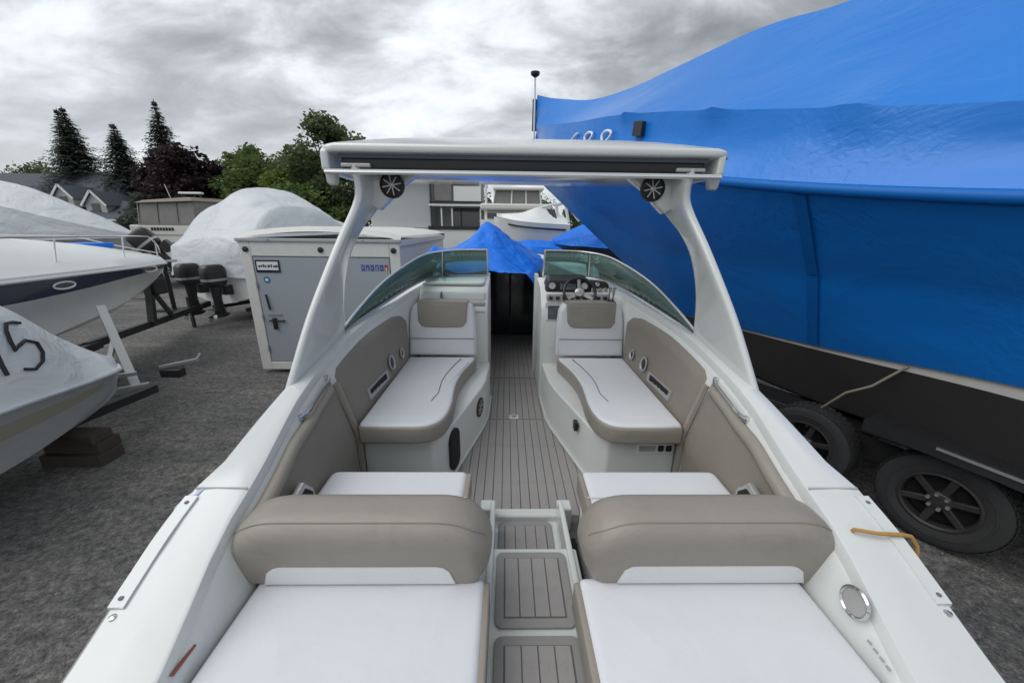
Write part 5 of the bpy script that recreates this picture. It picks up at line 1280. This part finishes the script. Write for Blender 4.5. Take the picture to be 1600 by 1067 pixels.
ex = thing('express_cruiser', 'white express cruiser with raked arch and dark hull line left of the blue wrapped bow', 'boat', (0.5, 13.5, 0))
P0_, H, Nn = frame((-3.3, 13.8), 92)
P = lambda s, b, z: P0_(s if s > 5.3 else 2.75 + s*2.55/5.3, b, z)
bs_, zs_ = T((0,.02),(1,.6),(2.5,1.0),(5.4,1.05)), T((0,2.9),(2,2.72),(5.4,2.62))
MB().loft(hull_rows(P, ys(0,5.3,30), (bs_, zs_), (T((0,.02),(2,.6),(5.4,.9)), T((0,2.6),(2,1.8),(5.4,1.6))), T((0,2.6),(2,1.5),(5.4,1.3))), False, False, True).build('hull', 'hullw', ex, smooth=30)
MB().loft([[P(s, b*bs_(s)+(0.01 if b > 0 else -0.01), zs_(s)-0.14-z) for z in (0,0.06)] for b in (-1,) for s in ys(1,5.0,20)]).build('hull_line', 'black', ex)
rows = []
for s in ys(0.2,5.3,20):
    zt = zs_(s)+interp([(0,.08),(2,.3),(3.2,.55),(3.6,.5),(5.3,.2)], s)
    rows.append([P(s,b*bs_(s)*k,z) for b,k,z in ((-1,1,zs_(s)),(-1,.85,zs_(s)+.12),(-1,.6,zt),(1,.6,zt),(1,.85,zs_(s)+.12),(1,1,zs_(s)))])
MB().loft(rows, False, True, True).build('deck', 'hullw', ex, smooth=40)
MB().hexa([P(2.6,-.72,2.86),P(4.4,-.82,2.84),P(4.4,.82,2.84),P(2.6,.72,2.86),P(3.3,-.6,3.16),P(4.3,-.68,3.12),P(4.3,.68,3.12),P(3.3,.6,3.16)]).build('cockpit_glass', 'darkglass', ex, smooth=0)
MB().tube([P(2.6,-.74,2.86),P(3.4,-.62,3.2),P(4.9,-.7,3.36)],0.035,6).build('windscreen_trim', 'trimw', ex)
MB().tube([P(5.2,-.95,2.7),P(4.9,-.9,3.34),P(4.9,.9,3.34),P(5.2,.95,2.7)],0.05,8).build('arch', 'trimw', ex)
MB().tube([P(4.9,-.95,3.34),P(5.6,-1.0,2.75)],0.045,8).build('arch_strut', 'trimw', ex)
MB().box(1.65,2.0,13.2,14.2,1.2,1.75).build('stern_drive', 'hullw', ex, smooth=0, bevel=0.05)
for x in (-0.2, 1.2): MB().box(x-.2,x+.2,13.4,14.1,0.0,1.45).build('keel_block', 'wood', ex, smooth=0)

def tarp_boat(name, label, A, deg, L_, zr, zs, wid):
    P, H, Nn = frame(A, deg)
    o = thing(name, label, 'boat', tuple(P(L_/2, 0, 0)))
    br_, zr_ = T((0,0),(9,0)), T((0,zs+.25),(L_*.35,zr),(L_*.6,zr+.05),(L_,zs+.3))
    bs_, zs_ = T((0,.03),(L_*.25,wid*.7),(L_*.5,wid),(L_,wid*.95)), T((0,zs+.1),(L_,zs))
    bm_, zm_ = (lambda s: bs_(s)*.8), (lambda s: zs_(s)+(zr_(s)-zs_(s))*.5)
    MB().loft(band(P, ys(0,L_,30), [(bs_, zs_), (bm_, zm_), (br_, zr_)], 5, 0.09, rs=1.6), False, False, True).build('cover', 'blue2', o, smooth=45)
    MB().loft(hull_rows(P, ys(0,L_,24), (lambda s: bs_(s)-.03, zs_), (lambda s: bs_(s)*.75, lambda s: zs_(s)-.55), (lambda s: zs_(s)-.85)), False, False, True).build('hull', 'navy', o, smooth=30)
    for s in (L_*.4, L_*.85): MB().beam(P(s,0,0), P(s,0,zs-.75), .4, .4).build('keel_block', 'wood', o, smooth=0)
tarp_boat('covered_boat', 'boat under a bright blue cover just left of the big blue bow', (1.3, 11.9), 70, 3.4, 2.72, 1.95, 0.8)
tarp_boat('covered_boat', 'low boat under a pale blue cover behind the white express cruiser stern', (-0.6, 12.0), 88, 2.4, 2.12, 1.75, 0.5)

# ================================================================== HOUSE
ho = thing('house', 'grey house with dark shingled roof and small white dormers behind the wrapped boats', 'house', (-52, 47, 0))
MB().box(-66,-45.5,45.5,54,0,3.6).build('wall', 'siding', ho, smooth=0)
rf = MB().add([(-67,45,3.4),(-45,45,3.4),(-47,50,8.2),(-67,50,8.2),(-67,55,3.4),(-45,55,3.4)], [[0,1,2,3],[3,2,5,4],[1,5,2]]).build('roof', 'shingle', ho, smooth=0)
def dormer(x, z, w, h, yb=44.6):
    d = MB().add([(x-w/2,yb,z),(x+w/2,yb,z),(x+w/2,yb,z+h*.5),(x,yb,z+h),(x-w/2,yb,z+h*.5),(x-w/2,yb+4,z),(x+w/2,yb+4,z),(x+w/2,yb+4,z+h*.5),(x,yb+4,z+h),(x-w/2,yb+4,z+h*.5)], [[0,1,2,3,4],[1,6,7,2],[5,0,4,9]]).build('dormer', 'siding', ho, smooth=0)
    MB().add([(x-w*.62,yb-.2,z+h*.42),(x,yb-.2,z+h+.12),(x+w*.62,yb-.2,z+h*.42),(x-w*.62,yb+4,z+h*.42),(x,yb+4,z+h+.12),(x+w*.62,yb+4,z+h*.42)], [[0,1,4,3],[1,2,5,4]]).build('dormer_roof', 'shingle', d, smooth=0)
    MB().box(x-w*.2,x+w*.2,yb-.05,yb-.01,z+h*.12,z+h*.5).build('dormer_window', 'darkglass', d, smooth=0)
    for sx in (-1,1): MB().beam((x,yb-.24,z+h+.08),(x+sx*w*.62,yb-.24,z+h*.38),.08,.2).build('barge_board', 'trimw', d, smooth=0)
dormer(-49.3, 4.2, 2.0, 2.2); dormer(-45.6, 3.4, 2.2, 2.4, 44.2)
MB().add([(-46.5,43,3.2),(-41.5,43,2.9),(-42.5,46.5,4.6),(-45.5,46.5,5.2)], [[0,1,2,3]]).build('porch_roof', 'shingle', ho, smooth=0)
MB().box(-46.5,-41.5,43,43.2,2.75,2.95).build('porch_fascia', 'trimw', ho, smooth=0)
for x in (-46.2,-44.8,-43.2,-41.8): MB().box(x-.1,x+.1,43.1,43.3,0,2.8).build('porch_post', 'tframe', ho, smooth=0)

# ================================================================== LOOSE GRIT ON THE YARD
rg_ = random.Random(3); gm = MB()
while len(gm.f) < 3600*5:
    x, y = (rg_.uniform(-11, -1.35), rg_.uniform(0.6, 12)) if rg_.random() < 0.72 else (rg_.uniform(1.35, 7), rg_.uniform(0.4, 7))
    if fbm(x*0.6, y*0.6, 5) < rg_.uniform(-0.45, 0.35): continue
    r = 0.005 + 0.011*rg_.random()**3; a = rg_.uniform(0, 3.14); k = len(gm.v)
    ca, sa = math.cos(a), math.sin(a)
    pts = [(1,0,0),(0.1,0.8,0.05),(-0.9,0.2,0),(-0.2,-0.8,0.02),(0.15,0.1,0.75)]
    gm.v += [Vector((x+(px*ca-py*sa)*r*rg_.uniform(.7,1.2), y+(px*sa+py*ca)*r, 0.001+pz*r)) for px,py,pz in pts]
    gm.f += [[k,k+1,k+4],[k+1,k+2,k+4],[k+2,k+3,k+4],[k+3,k,k+4],[k,k+3,k+2,k+1]]
me = bpy.data.meshes.new('gravel'); me.from_pydata(gm.v, [], gm.f); me.materials.append(mat('grit', (0.24, 0.23, 0.21), 0.9, var=0.35, vscale=9))
gv = bpy.data.objects.new('gravel', me); col.objects.link(gv); gv['kind'] = 'stuff'
tag(gv, 'loose pale grit scattered over the dark asphalt yard', 'gravel')

# ================================================================== TREES
def leaf_quads(mb, c, r, n, size, rng, flat=0.8):
    for _ in range(n):
        d = Vector((rng.gauss(0,1), rng.gauss(0,1), rng.gauss(0,1)*flat)).normalized() * (rng.random()**0.45) * r
        p = c + d
        a = Vector((rng.uniform(-1,1), rng.uniform(-1,1), rng.uniform(-.6,.6))).normalized(); b = a.cross(Vector((rng.uniform(-1,1), rng.uniform(-1,1), rng.uniform(-1,1)))).normalized()
        s = size*rng.uniform(.6,1.3)
        mb.v += [p-a*s, p+b*s*.6, p+a*s, p-b*s*.6]; k = len(mb.v); mb.f.append([k-4,k-3,k-2,k-1])
def quick(mb, name, m, parent):
    me = bpy.data.meshes.new(name); off = OFF[parent.name]
    me.from_pydata([p-off for p in mb.v], [], mb.f); me.materials.append(M[m])
    o = bpy.data.objects.new(name, me); col.objects.link(o); o.parent = parent; OFF[o.name] = off
    return o
def broadleaf(label, x, y, h, w, m, seed, name='leafy_tree', clumps=60, base=0.18, size=0.22, per=120, group='trees behind the yard'):
    rng = random.Random(seed)
    t = thing(name, label, 'tree', (x, y, 0), group)
    tr_ = MB(); tr_.tube([(x,y,0),(x+rng.uniform(-.2,.2),y,h*.3),(x+rng.uniform(-.4,.4),y+.2,h*.7)], [h*.028,h*.022,h*.008], 8)
    cr = MB()
    for k in range(clumps):
        a = rng.uniform(0, 2*math.pi); v = rng.random()**0.8
        zz = h*(base + (1-base)*v); env = w/2*math.sin(math.pi*min(1, 0.16+0.80*v))**0.7
        rr = env*math.sqrt(rng.random())
        c = Vector((x+rr*math.cos(a), y+rr*math.sin(a), zz*0.96))
        leaf_quads(cr, c, w*rng.uniform(.08,.16), per, size, rng)
        if k % 4 == 0: tr_.tube([(x,y,h*.25+.4*v*h*.5), tuple(c)], [h*.008,h*.003], 5)
    tr_.build('trunk', 'bark', t, smooth=60); quick(cr, 'crown', m, t)
def spruce(label, x, y, h, w, seed):
    rng = random.Random(seed)
    t = thing('spruce_tree', label, 'tree', (x, y, 0), 'spruce trees behind the house')
    MB().tube([(x,y,0),(x,y,h*.5),(x,y,h)], [h*.022,h*.013,h*.002], 8).build('trunk', 'bark', t, smooth=60)
    cr = MB(); z = h*0.10
    while z < h*0.985:
        f = 1-(z/h); L0 = w/2*(f**1.08)*1.2
        nb_ = int(11+12*f)
        for k in range(nb_):
            if rng.random() < 0.12: continue
            a = 2*math.pi*(k+rng.random())/nb_; L_ = L0*rng.uniform(.62,1.18)+0.12
            d = Vector((math.cos(a), math.sin(a), 0)); side = Vector((-d.y, d.x, 0))
            m_ = max(3, int(L_*5))
            for q in range(m_):
                u = (q+rng.random())/m_; p = Vector((x,y,z)) + d*L_*u + Vector((0,0,-0.35*L_*u*u+0.22*L_*u**4 + rng.uniform(-.08,.08)))
                s = (0.30+0.40*(1-u))*min(1,L_+.2)*rng.uniform(.7,1.3)
                for sg in (-1,1):
                    e = (d*.6+side*sg*rng.uniform(.5,1)+Vector((0,0,rng.uniform(-.6,-.1)))).normalized()
                    n_ = e.cross(Vector((0,0,1))).normalized()
                    cr.v += [p, p+e*s*.5+n_*s*.22, p+e*s*1.15, p+e*s*.5-n_*s*.22]; kk = len(cr.v); cr.f.append([kk-4,kk-3,kk-2,kk-1])
        z += h*0.019*rng.uniform(.8,1.2)
    leaf_quads(cr, Vector((x,y,h*.97)), .25, 40, .2, rng)
    quick(cr, 'crown', 'spruce', t)
spruce('tall broad spruce, leftmost of the three spruces above the house roof', -53.2, 51, 15.8, 13.0, 1)
spruce('second slim top of the leftmost spruce pair above the house', -54.5, 51.6, 15.7, 9.0, 4)
spruce('shortest spruce, between the two taller spruces by the house', -47.3, 50.5, 14.0, 13.0, 2)
spruce('slender pointed spruce rising behind the dark purple tree', -42.6, 51.5, 16.8, 11.5, 3)
broadleaf('round dark purple leaved tree left of the white wrapped boat', -37.2, 47, 10.6, 10.5, 'purple', 21, 'purple_tree', 120, 0.06, .26, 150)
broadleaf('green tree just right of the dark purple tree', -33.5, 53, 11.9, 9, 'leaf', 22, clumps=70)
broadleaf('green tree with pointed tops in the middle of the tree line', -28.8, 54, 11.6, 8, 'leaf', 23, clumps=70)
broadleaf('mid green rounded tree between the purple tree and the lime tree', -30.6, 48, 9.6, 9, 'leaf', 51, clumps=95, base=0.04)
broadleaf('mid green tree filling the gap behind the lime tree', -26.3, 50, 10.2, 9, 'leaf2', 52, clumps=95, base=0.04)
broadleaf('dense green tree left of the tower leg, below the tallest crown', -22.2, 46, 10.4, 8, 'leaf', 53, clumps=95, base=0.04)
broadleaf('bright lime green bushy tree above the white wrapped boat', -24.8, 45, 8.2, 8, 'lime', 24, clumps=60, base=0.05)
broadleaf('tallest loose crowned tree at the left end of the hardtop', -19.6, 44, 14.0, 7.5, 'leaf2', 25, clumps=75, per=85)
broadleaf('darker tree behind the left tower leg', -16.0, 44, 11.6, 7.5, 'leaf2', 26, clumps=70)
broadleaf('low green tree under the tall loose crowned tree', -20.5, 41, 7.2, 8, 'leaf', 27, clumps=60, base=0.05)
broadleaf('dark green shrubby tree beside the house porch', -39.6, 44, 5.6, 6, 'spruce', 28, clumps=50, base=0.03)
broadleaf('dense green tree behind the houseboat, hidden by the hardtop', -7, 48, 7.5, 14, 'leaf2', 29, clumps=60, base=0.03)
broadleaf('distant tree at far left edge above the roof', -63, 56, 9.8, 12, 'leaf2', 30, clumps=60)
for k, (x, h) in enumerate(((-78, 10), (3, 6.5), (14, 7), (27, 7.5))):
    broadleaf(('leafy tree far left beyond the house, outside the roof', 'low distant tree behind the flybridge cruiser', 'low distant tree behind the covered boat', 'distant tree hidden behind the blue wrapped cruiser')[k], x, 60, h, 12, 'leaf2', 40+k, clumps=45, base=0.05)
